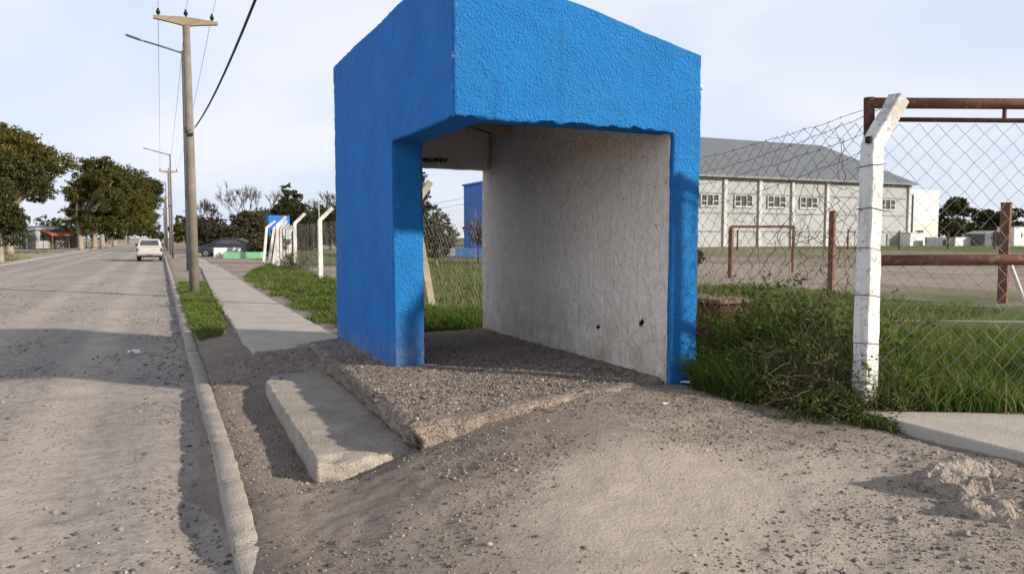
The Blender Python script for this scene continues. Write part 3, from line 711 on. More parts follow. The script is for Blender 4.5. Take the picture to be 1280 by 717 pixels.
for s in (1.03, 2.1):
    mb = MB(); mb.tube([gp(s, 2.60), gp(s, 2.49)], .015, 6); loc(mb, GT).build('spacer', RUSTD, GT)
mb = MB(); q = g0 + gd * .09; netting(mb, (q.x, q.y), gd, Lg - .1, .3, 2.48, .072, .0024, .022, 30)
loc(mb, GT).build('netting', WIRE, GT, fix=False)

# ------------------------------------------------------------------ plants near the camera
def blades(x, y, z, h, w, lean, az=None):
    n = len(x); az = rng.uniform(0, 2 * PI, n) if az is None else az
    dx, dy = np.cos(az), np.sin(az); b = rng.uniform(0, 2 * PI, n); sx, sy = np.cos(b), np.sin(b)
    lv = lean * h
    def row(f, wf, lf): return (x + dx * lv * lf, y + dy * lv * lf, z + h * f, w * wf)
    R0, R1_, R2 = row(0, 1, 0), row(.5, .8, .25), row(.93, .0, 1.)
    V = []
    for (a, bb, c, ww) in (R0, R1_):
        V += [np.stack([a - sx * ww, bb - sy * ww, c], 1), np.stack([a + sx * ww, bb + sy * ww, c], 1)]
    V.append(np.stack(R2[:3], 1))
    V = np.stack(V, 1).reshape(-1, 3)
    F = (np.array([[0, 1, 3], [0, 3, 2], [2, 3, 4]])[None] + (np.arange(n) * 5)[:, None, None]).reshape(-1, 3)
    return V, F
def grass(name, x, y, hm, w, mat, label, lean=(.2, .9), hvar=(.45, 1.15), patch=None):
    if patch is not None:
        hm = hm * np.clip(.75 + patch * fbm(P3(x, y), .5, 3, 61), .25, 1.6)
    h = hm * rng.uniform(hvar[0], hvar[1], len(x))
    V, F = blades(x, y, height(x, y, False) - .02, h, w * rng.uniform(.6, 1.2, len(x)), rng.uniform(*lean, len(x)))
    return tag(mesh_np(name, V, F, mat), label, 'grass', kind='stuff')
def inpoly(x, y, poly):
    c = np.zeros(len(x), bool); n = len(poly)
    for i in range(n):
        (x1, y1), (x2, y2) = poly[i], poly[(i + 1) % n]
        c ^= ((y1 > y) != (y2 > y)) & (x < (x2 - x1) * (y - y1) / (y2 - y1 + 1e-9) + x1)
    return c
def scatter(n, poly):
    p = np.array(poly); x = rng.uniform(p[:, 0].min(), p[:, 0].max(), n); y = rng.uniform(p[:, 1].min(), p[:, 1].max(), n)
    k = inpoly(x, y, poly); return x[k], y[k]
# tall grass at the gate
x, y = scatter(60000, [(4.78, 3.92), (5.55, 3.38), (6.3, 3.02), (8.4, 2.2), (10.5, 4.5), (9.5, 8), (5.1, 6.2)])
d = np.clip((x - 4.8) * .42 + (y - 4) * .907, 0, 9)
grass('tall_grass', x, y, .5 - .04 * d, .0075 + .0012 * d, GRASSM, 'tall bright green grass behind the concrete apron at the gate', (.15, .8), (.4, 1.15), .7)
x, y = scatter(26000, [(5.0, 6), (8.5, 7.5), (14.5, 9), (15.5, 15), (12, 22), (5.2, 20)])
grass('field_grass', x, y, .2 + 0 * x, .014, GRASSY, 'short olive grass in the field behind the fence', (.2, 1.), (.4, 1.1), .9)
x, y = scatter(30000, [(2.6, 9.75), (4.9, 9.5), (6.5, 12), (12, 24), (20, 38), (15, 48), (5, 25), (3.1, 12)])
grass('field_grass', x, y, .2 + 0 * x, .018, GRASSY, 'green grass seen through the shelter opening', (.2, 1.), (.4, 1.1), .7)
x, y = scatter(16000, [(2.4, 9.6), (4.3, 9.55), (5.2, 9.8), (5.6, 12.5), (3.0, 13)])
grass('tall_grass', x, y, .30 + 0 * x, .010, GRASSD, 'thick dark grass just behind the shelter floor', (.2, .9), (.4, 1.1), .8)
# strip of lawn round the utility pole
x, y = scatter(26000, [(.50, 11.9), (.80, 12.1), (.98, 13.5), (1.12, 17), (1.25, 23), (1.3, 27), (.5, 27), (.46, 20), (.45, 14)])
k = fbm(P3(x, y), .35, 2, 63) + .25 > -.25 * np.clip((y - 12), 0, 1); x, y = x[k], y[k]
grass('verge_grass', x, y, .15 + 0 * x, .009, GRASSM, 'bright green grass strip round the foot of the utility pole', (.3, 1.1), (.4, 1.1), .8)
# right side of the pavement
x, y = scatter(52000, [(2.36, 12.2), (3.2, 11.2), (4.7, 10.5), (5.2, 25), (5.0, 40), (3.4, 33), (2.62, 28), (2.40, 17)])
k = fbm(P3(x, y), 1.1, 3, 64) > -.12 - .3 * (x - 2.4); x, y = x[k], y[k]
grass('verge_grass', x, y, .17 + .05 * np.clip(x - 3, 0, 2), .0125, GRASSM, 'green grass bank between pavement and white fence posts', (.3, 1.1), (.4, 1.1), .9)
x, y = scatter(9000, [(-14, 58), (-9, 60), (-9, 95), (-22, 100)])
k = fbm(P3(x, y), 6, 2, 65) > .0; x, y = x[k], y[k]
grass('verge_grass', x, y, .2 + 0 * x, .05, GRASSY, 'thin grass patch on the verge across the road', (.3, 1.1))

def leaves_np(C, size, n_per, spread, flat=.8):
    """leaf quads round clump centres"""
    m = len(C) * n_per
    P = np.repeat(C, n_per, 0) + rng.normal(0, 1, (m, 3)) * np.repeat(np.atleast_1d(spread) * np.ones(len(C)), n_per)[:, None] * np.array([1, 1, flat])
    a = rng.normal(0, 1, (m, 3)); a /= np.linalg.norm(a, axis=1)[:, None]
    b = rng.normal(0, 1, (m, 3)); b -= a * (a * b).sum(1)[:, None]; b /= np.linalg.norm(b, axis=1)[:, None]
    s = (size * rng.uniform(.5, 1.3, m))[:, None]
    V = np.stack([P - a * s, P - b * s * .5, P + a * s, P + b * s * .5], 1).reshape(-1, 3)
    F = np.arange(m * 4).reshape(-1, 4); return V, F
def bush(name, label, cx, cy, rx, ry, h, nstem, nleaf, stem_mat, leaf_mat, leaf, seed, stemr=.003, cat='weed', tangle=.5, group=None):
    rs = random.Random(seed); z0 = float(height([cx], [cy], False)[0])
    t = thing(name, label, cat, (cx, cy, z0), 0, group)
    mb = MB(); tips = []
    for k in range(nstem):
        a = rs.uniform(0, 2 * PI); q = math.sqrt(rs.random())
        p = Vector((math.cos(a) * q * rx * .75, math.sin(a) * q * ry * .75, -.03))
        gz = float(height([cx + p.x], [cy + p.y], False)[0]) - z0; p.z += gz
        dv = Vector((math.cos(a) * .4 + rs.uniform(-.5, .5), math.sin(a) * .4 + rs.uniform(-.5, .5), 1)).normalized()
        ln = h * rs.uniform(.5, 1.2); m = 9; pts = [p.copy()]
        for i in range(m):
            dv = (dv + Vector((rs.uniform(-1, 1), rs.uniform(-1, 1), rs.uniform(-.75, .45))) * tangle).normalized()
            p = p + dv * ln / m
            p.z = max(p.z, gz + .01); pts.append(p.copy())
            if i > 2: tips.append(p.copy())
        mb.tube(pts, [stemr * (1 - .65 * i / m) for i in range(m + 1)], 3, cap=False)
    mb.build('stems', stem_mat, t, fix=False)
    if nleaf:
        C = np.array([tips[rs.randrange(len(tips))][:] for _ in range(nleaf)])
        V, F = leaves_np(C, leaf, 3, .03)
        mesh_np('foliage', V, F, leaf_mat, t)
    return t
# the tangle between shelter and near post
bush('dry_weed', 'wide tangle of brown dry weeds between the blue shelter and the near white post', 4.72, 4.42, .32, .32, .8, 800, 2200, DRYG, WEEDL, .014, 1, .0034, tangle=.65)
bush('dry_weed', 'pale dry stalks standing against the fence behind the weed tangle', 5.0, 5.75, .35, .95, 1.0, 800, 1800, DRYG, WEEDL, .016, 2, .003, tangle=.45)
bush('leafy_weed', 'low leafy green weed spreading at the foot of the near white post', 4.55, 4.12, .3, .28, .30, 120, 1500, DRYG, WEEDL, .017, 3, .003, tangle=.7)
bush('leafy_weed', 'small green creeper along the edge of the concrete apron', 4.55, 3.78, .13, .22, .13, 50, 500, DRYG, WEEDL, .013, 4, .0025, tangle=.8)
bush('leafy_weed', 'bright green leafy weed growing through the fence behind the dry tangle', 5.1, 5.05, .4, .6, .95, 320, 5200, DRYG, m_leaf('bright_weed_leaf', [(.05, .09, .016), (.075, .12, .022), (.10, .14, .03)], .3), .024, 5, .003, tangle=.5)
bush('leafy_weed', 'dusty weed clump leaning on the right side of the near white post', 5.12, 4.0, .22, .2, .42, 110, 900, DRYG, WEEDL, .016, 6, .0026, tangle=.6)
x, y = scatter(15000, [(3.93, 4.98), (3.95, 4.74), (4.08, 4.5), (4.3, 4.45), (4.45, 4.9), (4.6, 6.0), (4.2, 5.75), (4.17, 5.15)])
tag(grass('grass_tuft', x[:7500], y[:7500], .56 + 0 * x[:7500], .006, GRASSD, 'dark green grass tuft growing against the right end of the shelter', (.25, .9), (.4, 1.1), .5), 'dark green grass tuft growing against the right end of the shelter', 'grass', kind='stuff')
x, y = scatter(14000, [(4.3, 4.4), (4.85, 4.2), (5.1, 6.6), (4.4, 6.2)])
grass('dry_grass', x[:5000], y[:5000], .34 + 0 * x[:5000], .004, DRYG, 'dry brown grass under the weeds along the fence', (.3, 1.4), (.3, 1.2), .6)
def low_weeds(name, poly, n, h, leaf, label, mat):
    x, y = scatter(n, poly); k = fbm(P3(x, y), .45, 3, 66) > .05; x, y = x[k], y[k]
    C = np.stack([x, y, height(x, y, False) + h * rng.uniform(.15, 1, len(x)) * (.6 + .6 * fbm(P3(x, y), .5, 2, 67))], 1)
    V, F = leaves_np(C, leaf, 5, .03); return tag(mesh_np(name, V, F, mat), label, 'weeds', kind='stuff')
low_weeds('low_weeds', [(4.9, 3.9), (8.2, 2.2), (9.5, 6), (5.1, 7)], 9000, .34, .022, 'broad leaved weeds growing among the tall grass by the gate', WEEDL)
low_weeds('low_weeds', [(2.5, 11.6), (4.6, 10.5), (5.0, 26), (2.7, 24)], 7000, .16, .026, 'broad leaved weeds in the grass bank by the pavement', WEEDL)
bush('bare_shrub', 'small grey bare shrub at the foot of the second white fence post', 5.0, 31.3, .5, .5, 1.2, 90, 200, DRYG, LEAFH, .05, 9, .012, 'shrub', tangle=.4)

# rusty box half lost in the weeds
t = thing('rusty_box', 'dark brown rusty metal box with a pale lid, half hidden in weeds by the shelter', 'box', (5.4, 6.5, .2))
mb = MB(); mb.box(-.2, .2, -.35, .4, 0, .72); mb.build('body', RUSTD, t, bevel=.01)
mb = MB(); mb.box(-.24, .24, -.40, .44, .722, .765); mb.build('lid', BROWNW, t, bevel=.008)

# litter and the broken lump
def crumple(name, label, x, y, z, s, seed):
    n = 9; g = np.linspace(-1, 1, n); X, Y = np.meshgrid(g, g, indexing='ij'); V = np.stack([X.ravel() * s, Y.ravel() * s * .7, np.zeros(n * n)], 1)
    V = rough(V, s * .75, s * .6, 2, seed); V[:, 2] -= V[:, 2].min(); I = (np.arange(n - 1)[:, None] * n + np.arange(n - 1)[None]).ravel()
    o = mesh_np(name, V, np.stack([I, I + n, I + n + 1, I + 1], 1), PAPER); o.location = (x, y, z)
    md = o.modifiers.new('thickness', 'SOLIDIFY'); md.thickness = .002
    return tag(o, label, 'litter')
def gz(x, y): return float(height([x], [y])[0])
crumple('paper_scrap', 'crumpled white paper scrap lying against the grass at the shelter corner', 3.98, 5.08, gz(3.98, 5.08) + .01, .045, 3)
crumple('paper_scrap', 'small white paper scrap on the bare dirt in front of the shelter', 3.35, 4.55, gz(3.35, 4.55) + .005, .026, 4)
crumple('paper_scrap', 'flattened white scrap on the road in the shelter shadow', -.35, 11.4, .035, .07, 5)
V, F = IV, IF
import bmesh
def chunk(name, label, x, y, z, sx, sy, sz, seed, n=16):
    rs = random.Random(seed); bm = bmesh.new()
    for _ in range(n):
        v = Vector((rs.gauss(0, 1), rs.gauss(0, 1), rs.gauss(0, 1))).normalized() * rs.uniform(.75, 1.1); bm.verts.new((v.x * sx, v.y * sy, v.z * sz))
    bmesh.ops.convex_hull(bm, input=bm.verts); bmesh.ops.delete(bm, geom=[v for v in bm.verts if not v.link_faces], context='VERTS')
    for _ in range(5):
        bmesh.ops.subdivide_edges(bm, edges=[e for e in bm.edges if e.calc_length() > .022], cuts=1, use_grid_fill=False); bmesh.ops.triangulate(bm, faces=[f for f in bm.faces if len(f.verts) > 3])
    me = bpy.data.meshes.new(name); bm.to_mesh(me); bm.free()
    V = np.array([v.co[:] for v in me.vertices]); V = rough(rough(V, .075, .13, 3, seed), .014, .03, 3, seed + 3)
    me.vertices.foreach_set('co', V.astype(np.float32).ravel()); me.update(); me.materials.append(LUMP)
    o = bpy.data.objects.new(name, me); COL.objects.link(o); o.location = (x, y, z); o.rotation_euler = (rs.uniform(-.2, .2), rs.uniform(-.2, .2), rs.uniform(0, 3)); return tag(o, label, 'rubble')
chunk('concrete_lump', 'rough broken lump of old concrete sticking out of the dirt at right', 4.1, 2.78, gz(4.1, 2.78) - .03, .30, .2, .16, 6, 46)
chunk('concrete_lump', 'smaller pale concrete lump just below the big broken one', 3.86, 2.5, gz(3.86, 2.5) - .03, .18, .13, .12, 8, 40)
x = np.array([rng.normal(3.95, .28) for _ in range(260)]); y = np.array([rng.normal(2.6, .25) for _ in range(260)])
o = stones('rubble_crumbs', x, y, height(x, y), np.clip(rng.lognormal(math.log(.008), .6, 260), .003, .03), 'loose concrete crumbs scattered round the broken lump'); o.data.materials[0] = LUMP

# ------------------------------------------------------------------ trees
def tree(name, label, x, y, h, lobes, leafmat, bark, nclump, leaf, seed, trunk_r=.25, fork=.35, group=None, cat='tree', per=14, base=None):
    """lobes: (dx,dy,z,rx,rz) ellipsoids of the crown, relative to the base"""
    rs = random.Random(seed); z0 = float(height([x], [y], False)[0]) - .05 if base is None else base
    t = thing(name, label, cat, (x, y, z0), 0, group)
    mb = MB(); hub = Vector((rs.uniform(-.2, .2), rs.uniform(-.2, .2), h * fork))
    mb.tube([(0, 0, 0), (hub.x * .2, hub.y * .4, hub.z * .15), (hub.x * .6, hub.y * .2, hub.z * .6), hub], [trunk_r * 1.35, trunk_r, trunk_r * .85, trunk_r * .7], 9)
    for (dx, dy, lz, rx, rz) in lobes:
        for q in range(3):
            e = Vector((dx + rs.uniform(-.5, .5) * rx, dy + rs.uniform(-.5, .5) * rx, lz + rs.uniform(-.3, .5) * rz)); m1 = hub.lerp(e, .45) + Vector((rs.uniform(-.3, .3), rs.uniform(-.3, .3), rs.uniform(-.1, .4)))
            mb.tube([hub * .98, m1, e], [trunk_r * .45, trunk_r * .25, trunk_r * .07], 6)
    mb.build('trunk', bark, t, smooth=True, fix=False)
    vol = np.array([l[3] ** 2 for l in lobes]); cnt = np.maximum(4, (nclump * vol / vol.sum()).astype(int)); Cs = []; Ss = []
    for (dx, dy, lz, rx, rz), c in zip(lobes, cnt):
        v = rng.normal(0, 1, (c, 3)); v /= np.linalg.norm(v, axis=1)[:, None]
        rad = rng.uniform(.35, 1, (c, 1)) ** .35; P = v * rad
        bumpy = 1 + .28 * fbm(v * 3 + seed, 1.1, 2, seed)[:, None]
        P = P * bumpy * np.array([rx, rx, rz]) + np.array([dx, dy, lz]); Cs.append(P); Ss.append(np.full(c, .105 * rx))
    C = np.concatenate(Cs); S = np.concatenate(Ss) * .95
    V, F = leaves_np(C, leaf, per, S, .75)
    mesh_np('crown', V, F, leafmat, t); return t
def rnd_lobes(seed, n, R_, z0, z1, r, flat=.75):
    rs = random.Random(seed); o = []
    for k in range(n):
        a = 2 * PI * k / n * 2.4 + rs.uniform(-.4, .4); q = R_ * math.sqrt(rs.uniform(.05, 1)); z = rs.uniform(z0, z1)
        sc = 1 - .35 * abs((z - (z0 + z1) / 2) / max(.1, (z1 - z0) / 2)); o.append((math.cos(a) * q * sc, math.sin(a) * q * sc, z, r * rs.uniform(.75, 1.2), r * flat * rs.uniform(.8, 1.15)))
    return o
GL = 'street trees along the far side of the road'
def off(l, dx, dy=0): return [(x + dx, y + dy, z, r_, q) for x, y, z, r_, q in l]
tree('street_tree', 'dark bushy street tree at the left edge, low crown over two slim trunks', -8.6, 54, 8, rnd_lobes(1, 16, 2.2, 1.9, 6.7, 1.15), LEAFD, PALEBARK, 900, .10, 11, .15, .28, GL, per=26)
tree('street_tree', 'dark tree partly cut off by the left edge of the picture', -10.2, 51, 7, rnd_lobes(2, 12, 1.7, 2.6, 6.0, 1.2), LEAFD, PALEBARK, 700, .10, 12, .15, .3, GL, per=26)
tree('street_tree', 'tall yellowish crowned tree behind the dark one at left', -12.5, 83, 13, rnd_lobes(3, 20, 3.6, 6.2, 11.0, 1.8), LEAFY, PALEBARK, 1200, .15, 13, .3, .3, GL, per=26)
tree('street_tree', 'broad olive tree leaning over the road, left of the pickup', -8.8, 108, 11, off(rnd_lobes(4, 20, 3.1, 2.5, 9.0, 1.7), 2.2), LEAFG, PALEBARK, 1100, .16, 14, .32, .25, GL, per=26)
tree('street_tree', 'tallest round olive tree in the middle of the left clump', -8.5, 124, 13.4, off(rnd_lobes(5, 26, 4.6, 2.9, 11.6, 2.2), 1.8), LEAFG, PALEBARK, 1300, .18, 15, .36, .25, GL, per=26)
tree('street_tree', 'tree with pale forked trunk farther down the road', -8.4, 140, 13.4, off(rnd_lobes(6, 26, 4.8, 3.6, 11.6, 2.3), 3.2), LEAFY, PALEBARK, 1300, .2, 16, .4, .3, GL, per=26)
tree('street_tree', 'farthest big street tree, showing right of the others above the road', -7.6, 160, 14, off(rnd_lobes(7, 20, 4.4, 5.5, 12.2, 2.3), 4.2), LEAFD, PALEBARK, 1000, .22, 17, .4, .3, GL, per=26)
tree('street_tree', 'small far tree closing the end of the street', -7.0, 215, 11, off(rnd_lobes(8, 12, 3.6, 3, 9, 2.5), 1), LEAFD, BARK, 500, .3, 18, .35, .3, GL)
GH = 'dark trees and bushes beyond the white fence posts'
hd = [('bushy_tree', 'low dark bush mass left of the blue kiosk, behind the car', 8.6, 86, 4.6, 2.2, LEAFH, BARK), ('bushy_tree', 'grey green bush rounded in front of the dark trees', 7.6, 76, 4.0, 1.6, LEAFH, BARK),
      ('bushy_tree', 'dark bush directly behind the blue kiosk', 13.5, 93, 5.4, 2.6, LEAFD, BARK), ('bushy_tree', 'dark wide tree right of the blue kiosk', 15.6, 88, 5.2, 2.6, LEAFD, BARK),
      ('bushy_tree', 'dark tree next to the shelter edge behind the posts', 17.4, 82, 5.0, 2.6, LEAFD, BARK), ('bushy_tree', 'far dark bush at the left end of the bushes above the car', 5.2, 96, 3.9, 2.0, LEAFH, BARK)]
for k, (nm, lb, x, y, h, r, lm, bk) in enumerate(hd):
    tree(nm, lb, x, y, h, rnd_lobes(20 + k, 9, r * .8, .9, h * .8, r * .62), lm, bk, 700, .13, 30 + k, .18, .2, GH, per=24)
tree('bushy_tree', 'low round bush beside the green planter', 6.9, 57, 2.2, rnd_lobes(31, 6, 1.0, .6, 1.4, .7), LEAFH, BARK, 300, .11, 41, .08, .2, GH)
tree('conifer', 'ragged pine rising above the bushes right of the blue kiosk', 14.2, 94, 8.2, [(0, 0, 5.2, 1.5, .8), (.3, 0, 6.3, 1.25, .7), (-.2, .2, 7.2, .8, .7), (-1.0, 0, 4.8, 1.2, .6), (1.2, 0, 5.0, 1.1, .6)], LEAFD, BARK, 260, .17, 43, .16, .5)
DBARK = simple('dark_twig', (.085, .07, .058), (.055, .045, .038), 3, .95)
def bare(name, label, x, y, h, seed, r0=.16, spread=.5, group='leafless trees above the bushes'):
    rs = random.Random(seed); mb = MB()
    t = thing(name, label, 'tree', (x, y, .1), 0, group)
    mt = MB(); mt.tube([(0, 0, 0), (.05, 0, h * .1), (0, .1, h * .22)], [r0 * 1.3, r0, r0 * .85], 8); mt.build('trunk', DBARK, t, smooth=True)
    def rec(p, d, ln, r, k):
        q = [p]; c = p.copy(); dd = d.copy()
        for i in range(3):
            dd = (dd + Vector((rs.uniform(-.2, .2), rs.uniform(-.2, .2), rs.uniform(-.05, .2)))).normalized(); c = c + dd * ln / 3; q.append(c.copy())
        mb.tube(q, [r, r * .88, r * .76, r * .64], 4 if k < 4 else 3, cap=False)
        if k > 0:
            for _ in range(3 if k > 1 else 3):
                a = rs.uniform(0, 2 * PI); w = Vector((math.cos(a), math.sin(a), rs.uniform(-.1, .5))) * spread
                rec(c, (dd + w).normalized(), ln * rs.uniform(.62, .85), max(.026, r * .6), k - 1)
    for k in range(4):
        a = k * 1.6 + rs.uniform(-.4, .4); rec(Vector((0, .1, h * .22)), Vector((math.cos(a) * .55, math.sin(a) * .55, 1)).normalized(), h * .27, r0 * .55, 4)
    mb.build('branches', DBARK, t, fix=False); return t
GZ = 'tiny trees closing the far end of the street'
for k, (x, y, h, r_) in enumerate([(-26, 250, 8, 6), (-14, 270, 9, 6), (-2.5, 300, 9, 4.5), (3.5, 170, 4.6, 2.2), (4.8, 128, 4.2, 2.0), (7.5, 210, 7, 4.5), (-34, 190, 7, 5), (22, 190, 8, 6), (33, 180, 8, 7)]):
    tree('far_tree', ['small far tree at the left behind the trunks', 'small far tree behind the tallest left tree trunk', 'small dark tree exactly at the end of the road', 'small yellowish tree right of the slim utility pole', 'low yellowish bush beside the steel lamp poles', 'far tree behind the near utility pole', 'far tree above the low house roofs', 'far tree behind the leafless trees', 'far tree behind the dark bushes'][k], x, y, h, rnd_lobes(100 + k, 8, r_ * .75, 1.2, h * .8, r_ * .5), LEAFY if k in (3, 4) else LEAFD, BARK, 300, .3, 110 + k, .2, .25, GZ)
bare('bare_tree', 'wide leafless tree standing in the middle above the bushes', 8.8, 90, 7.4, 3)
bare('bare_tree', 'thin leafless tree left of the pale lamp mast', 4.9, 92, 5.6, 4, .11)
bare('bare_tree', 'slender leafless tree right at the left edge of the shelter', 17.6, 87, 6.6, 6, .12)
# seen through the shelter opening
tree('bushy_tree', 'dark green tree seen through the shelter opening beside the tilted post', 12.55, 36, 3.4, [(0, 0, 1.1, .75, .7), (-.35, .2, 1.9, .75, .7), (.45, 0, 1.5, .7, .6), (-.5, .1, 2.7, .6, .55), (.3, .3, 2.3, .5, .45)], LEAFH, BARK, 420, .06, 51, .08, .15, per=24)
tree('bushy_tree', 'taller dark tree half hidden by the blue pillar', 11.75, 36.8, 4.8, [(0, 0, 1.8, .8, .8), (-.2, 0, 2.8, .7, .7), (.15, 0, 3.7, .55, .6), (.1, 0, 4.4, .4, .4)], LEAFD, BARK, 380, .06, 52, .1, .3, per=24)
for k, (x, y) in enumerate([(15.3, 37.2), (16.0, 36.4), (16.9, 37.0), (17.5, 35.9)]):
    tree('sapling', ['leftmost', 'second', 'third', 'rightmost'][k] + ' slim russet sapling in the row before the blue building', x, y, 2.7, rnd_lobes(60 + k, 7, .45, 1.2, 2.35, .5), LEAFR, BARK, 150, .06, 60 + k, .045, .4, 'russet saplings in front of the blue building', per=9)
# far trees behind the pitch on the right
GF = 'dark trees beyond the pitch at right'
ft = [('flat topped dark tree with layered crown right of the white building', 143.0, 100.0, 9.6, 3.6, LEAFD), ('round dark tree between layered tree and rusty post', 148.5, 98, 7.8, 3.4, LEAFD), ('dark tree just left of the rusty post', 152, 95.5, 7.6, 3.2, LEAFD),
      ('wide dark tree at the right edge beyond the pitch', 158, 92, 6.6, 3.2, LEAFD), ('low dark tree against the white building', 139.5, 103, 6.2, 3.0, LEAFD)]
for k, (lb, x, y, h, r, lm) in enumerate(ft):
    lob = rnd_lobes(70 + k, 9, r * .9, 1.6, h * .8, r * .55, .6) if k else [(0, 0, 3.5, 3.2, 1.8), (-2.2, 1, 6.3, 1.9, .7), (1.8, -1, 6.5, 2.0, .7), (0, 0, 7.6, 2.2, .7), (.5, .3, 8.7, 1.8, .6), (-2.6, 2, 4.6, 1.8, 1)]
    tree('pitch_tree', lb, x, y, h, lob, lm, BARK, 380, .32, 80 + k, .2, .3, GF)
tree('bushy_tree', 'yellowish shrub just right of the blue shelter inside the field', 14.9, 19.0, 1.5, rnd_lobes(90, 5, .25, .4, 1.1, .33), LEAFY, BARK, 120, .05, 91, .03, .3)

# ------------------------------------------------------------------ poles and wires
UP = 'utility poles along the verge'
pole = thing('utility_pole', 'tall weathered utility pole with spindle crossarm standing in the grass strip', 'utility pole', (.82, 22.1, .08), 0, UP)
mb = MB(); mb.tube([(0, 0, 0), (-.01, 0, 3.5), (-.03, 0, 7.1)], [.13, .112, .088], 14); mb.build('shaft', WOODPOLE, pole, smooth=True)
mb = MB(); secs = []
for s, hh in ((-.78, .05), (-.70, .055), (-.35, .095), (-.08, .135), (.08, .135), (.35, .095), (.70, .055), (.78, .05)):
    d = .06; zt = 7.23
    secs.append([(-.03 + s, -d, zt - hh * 1.2), (-.03 + s, d, zt - hh * 1.2), (-.03 + s, d, zt + hh * .45), (-.03 + s, -d, zt + hh * .45)])
mb.sweep(secs); mb.build('crossarm', ARMM, pole, bevel=.008)
for s in (-.66, 0, .64):
    mb = MB(); zt = 7.24 + (.04 if s == 0 else 0)
    mb.tube([(-.03 + s, 0, zt), (-.03 + s, 0, zt + .06), (-.03 + s, 0, zt + .065), (-.03 + s, 0, zt + .10), (-.03 + s, 0, zt + .105), (-.03 + s, 0, zt + .17), (-.03 + s, 0, zt + .21)], [.022, .022, .05, .042, .06, .032, .02], 10)
    mb.build('insulator', BLACKI, pole, smooth=True)
mb = MB(); mb.box(-.10, .07, -.16, -.12, 4.2, 4.28); mb.box(-.14, -.09, -.13, .05, 4.3, 4.42); mb.build('bracket', BLACKI, pole, bevel=.01)
for k, (x, y) in enumerate([(.9, 72), (.95, 118), (.95, 165)]):
    c = copy_tree(pole); c.location = (x, y, .05); c['label'] = ['slim utility pole with small crossarm, second along the verge', 'third utility pole, small in the distance', 'farthest utility pole at the vanishing end of the verge'][k]
SL = 'steel street lamps along the verge'
lamp = thing('street_lamp', 'grey steel street lamp with long arm right behind the near utility pole', 'street lamp', (1.17, 37.0, .05), 0, SL)
mb = MB(); mb.tube([(0, 0, 0), (0, 0, 3), (-.01, 0, 6), (-.02, 0, 9.75)], [.10, .09, .075, .05], 12); mb.build('shaft', STEELP, lamp, smooth=True)
mb = MB(); mb.tube([(-.02, 0, 9.65), (-.9, .06, 9.88), (-1.65, .12, 10.06)], [.045, .04, .035], 8); mb.build('arm', STEELP, lamp, smooth=True)
mb = MB(); secs = [[(x, y0 + .1, z0) for y0, z0 in ((-w, zz), (w, zz), (w * .8, zz + .07), (-w * .8, zz + .07))] for x, w, zz in ((-1.55, .04, 10.0), (-1.72, .12, 10.05), (-2.1, .13, 10.15), (-2.25, .06, 10.19))]
mb.sweep(secs); mb.build('lamp_head', STEELP, lamp, bevel=.015)
for k, (x, y, s) in enumerate([(.88, 61, .78), (.8, 92, .78), (.85, 126, .78)]):
    c = copy_tree(lamp); c.location = (x, y, .05); c.scale = (s, s, s); c['label'] = ['thin dark street lamp, second along the verge with its arm over the road', 'third street lamp, small behind the slim utility pole', 'farthest street lamp at the end of the verge'][k]
tag(MB().tube([(0, 0, 0), (0, 0, 4.5), (0, 0, 9)], [.12, .1, .08], 8).build('lamp_mast', LGREY), 'pale lamp mast rising behind the parked car', 'mast').location = (13.0, 195, .2)
bpy.data.objects['lamp_mast'].scale = (1.4, 1.4, 1.15)
c = bpy.data.objects['lamp_mast'].copy(); COL.objects.link(c); c.location = (14.3, 76, .2); c.scale = (.45, .45, .58); c['label'] = 'thin white mast beside the first bent fence post'
c = bpy.data.objects['lamp_mast'].copy(); COL.objects.link(c); c.location = (-16.5, 118, .1); c.scale = (.7, .7, .62); c['label'] = 'thin mast beside the low houses across the road'
def wire(name, label, a, b, sag, r, n=24, mat=CABLE):
    a, b = Vector(a), Vector(b); pts = []
    for i in range(n + 1):
        f = i / n; p = a.lerp(b, f); p.z -= sag * 4 * f * (1 - f); pts.append(p)
    return tag(MB().tube(pts, r, 5).build(name, mat, smooth=True), label, 'wire')
for k, s in enumerate((-.69, -.03, .61)):
    nm = ['left', 'middle', 'right'][k]
    wire('power_line', f'thin power line from the {nm} insulator of the near pole up out of the picture', (.82 + s, 22.1, 7.5), (.9 + s, -20, 7.7), .25, .0045)
    wire('power_line', f'thin power line from the {nm} insulator away to the second pole', (.82 + s, 22.1, 7.5), (.9 + s, 72, 7.5), .5, .006)
pts = []
for i in range(31):
    y = 21.9 - i / 30 * 34
    c0 = np.polyfit([21.9, 9.67, -12.1], [4.5, 4.30, 6.4], 2); pts.append((.93 + .09 * (21.9 - y) / 12 + .05 * math.sin(i * .1), y, float(np.polyval(c0, y))))
tag(MB().tube(pts, .017, 6).build('overhead_cable', CABLE, smooth=True), 'thick black cable sweeping up from the near pole', 'cable')
pts = [(.72, 22.0, 4.45)] + [(.72 + .2 * f, 22 + 15 * f, 4.45 - 2.6 * f * (1.6 - f) * 1.0 + .3 * f) for f in np.linspace(.05, 1, 16)]
wire('overhead_cable', 'black cable drooping from the near pole to the steel lamp behind it', (.72, 22.1, 4.4), (1.12, 36.9, 3.6), .9, .014)

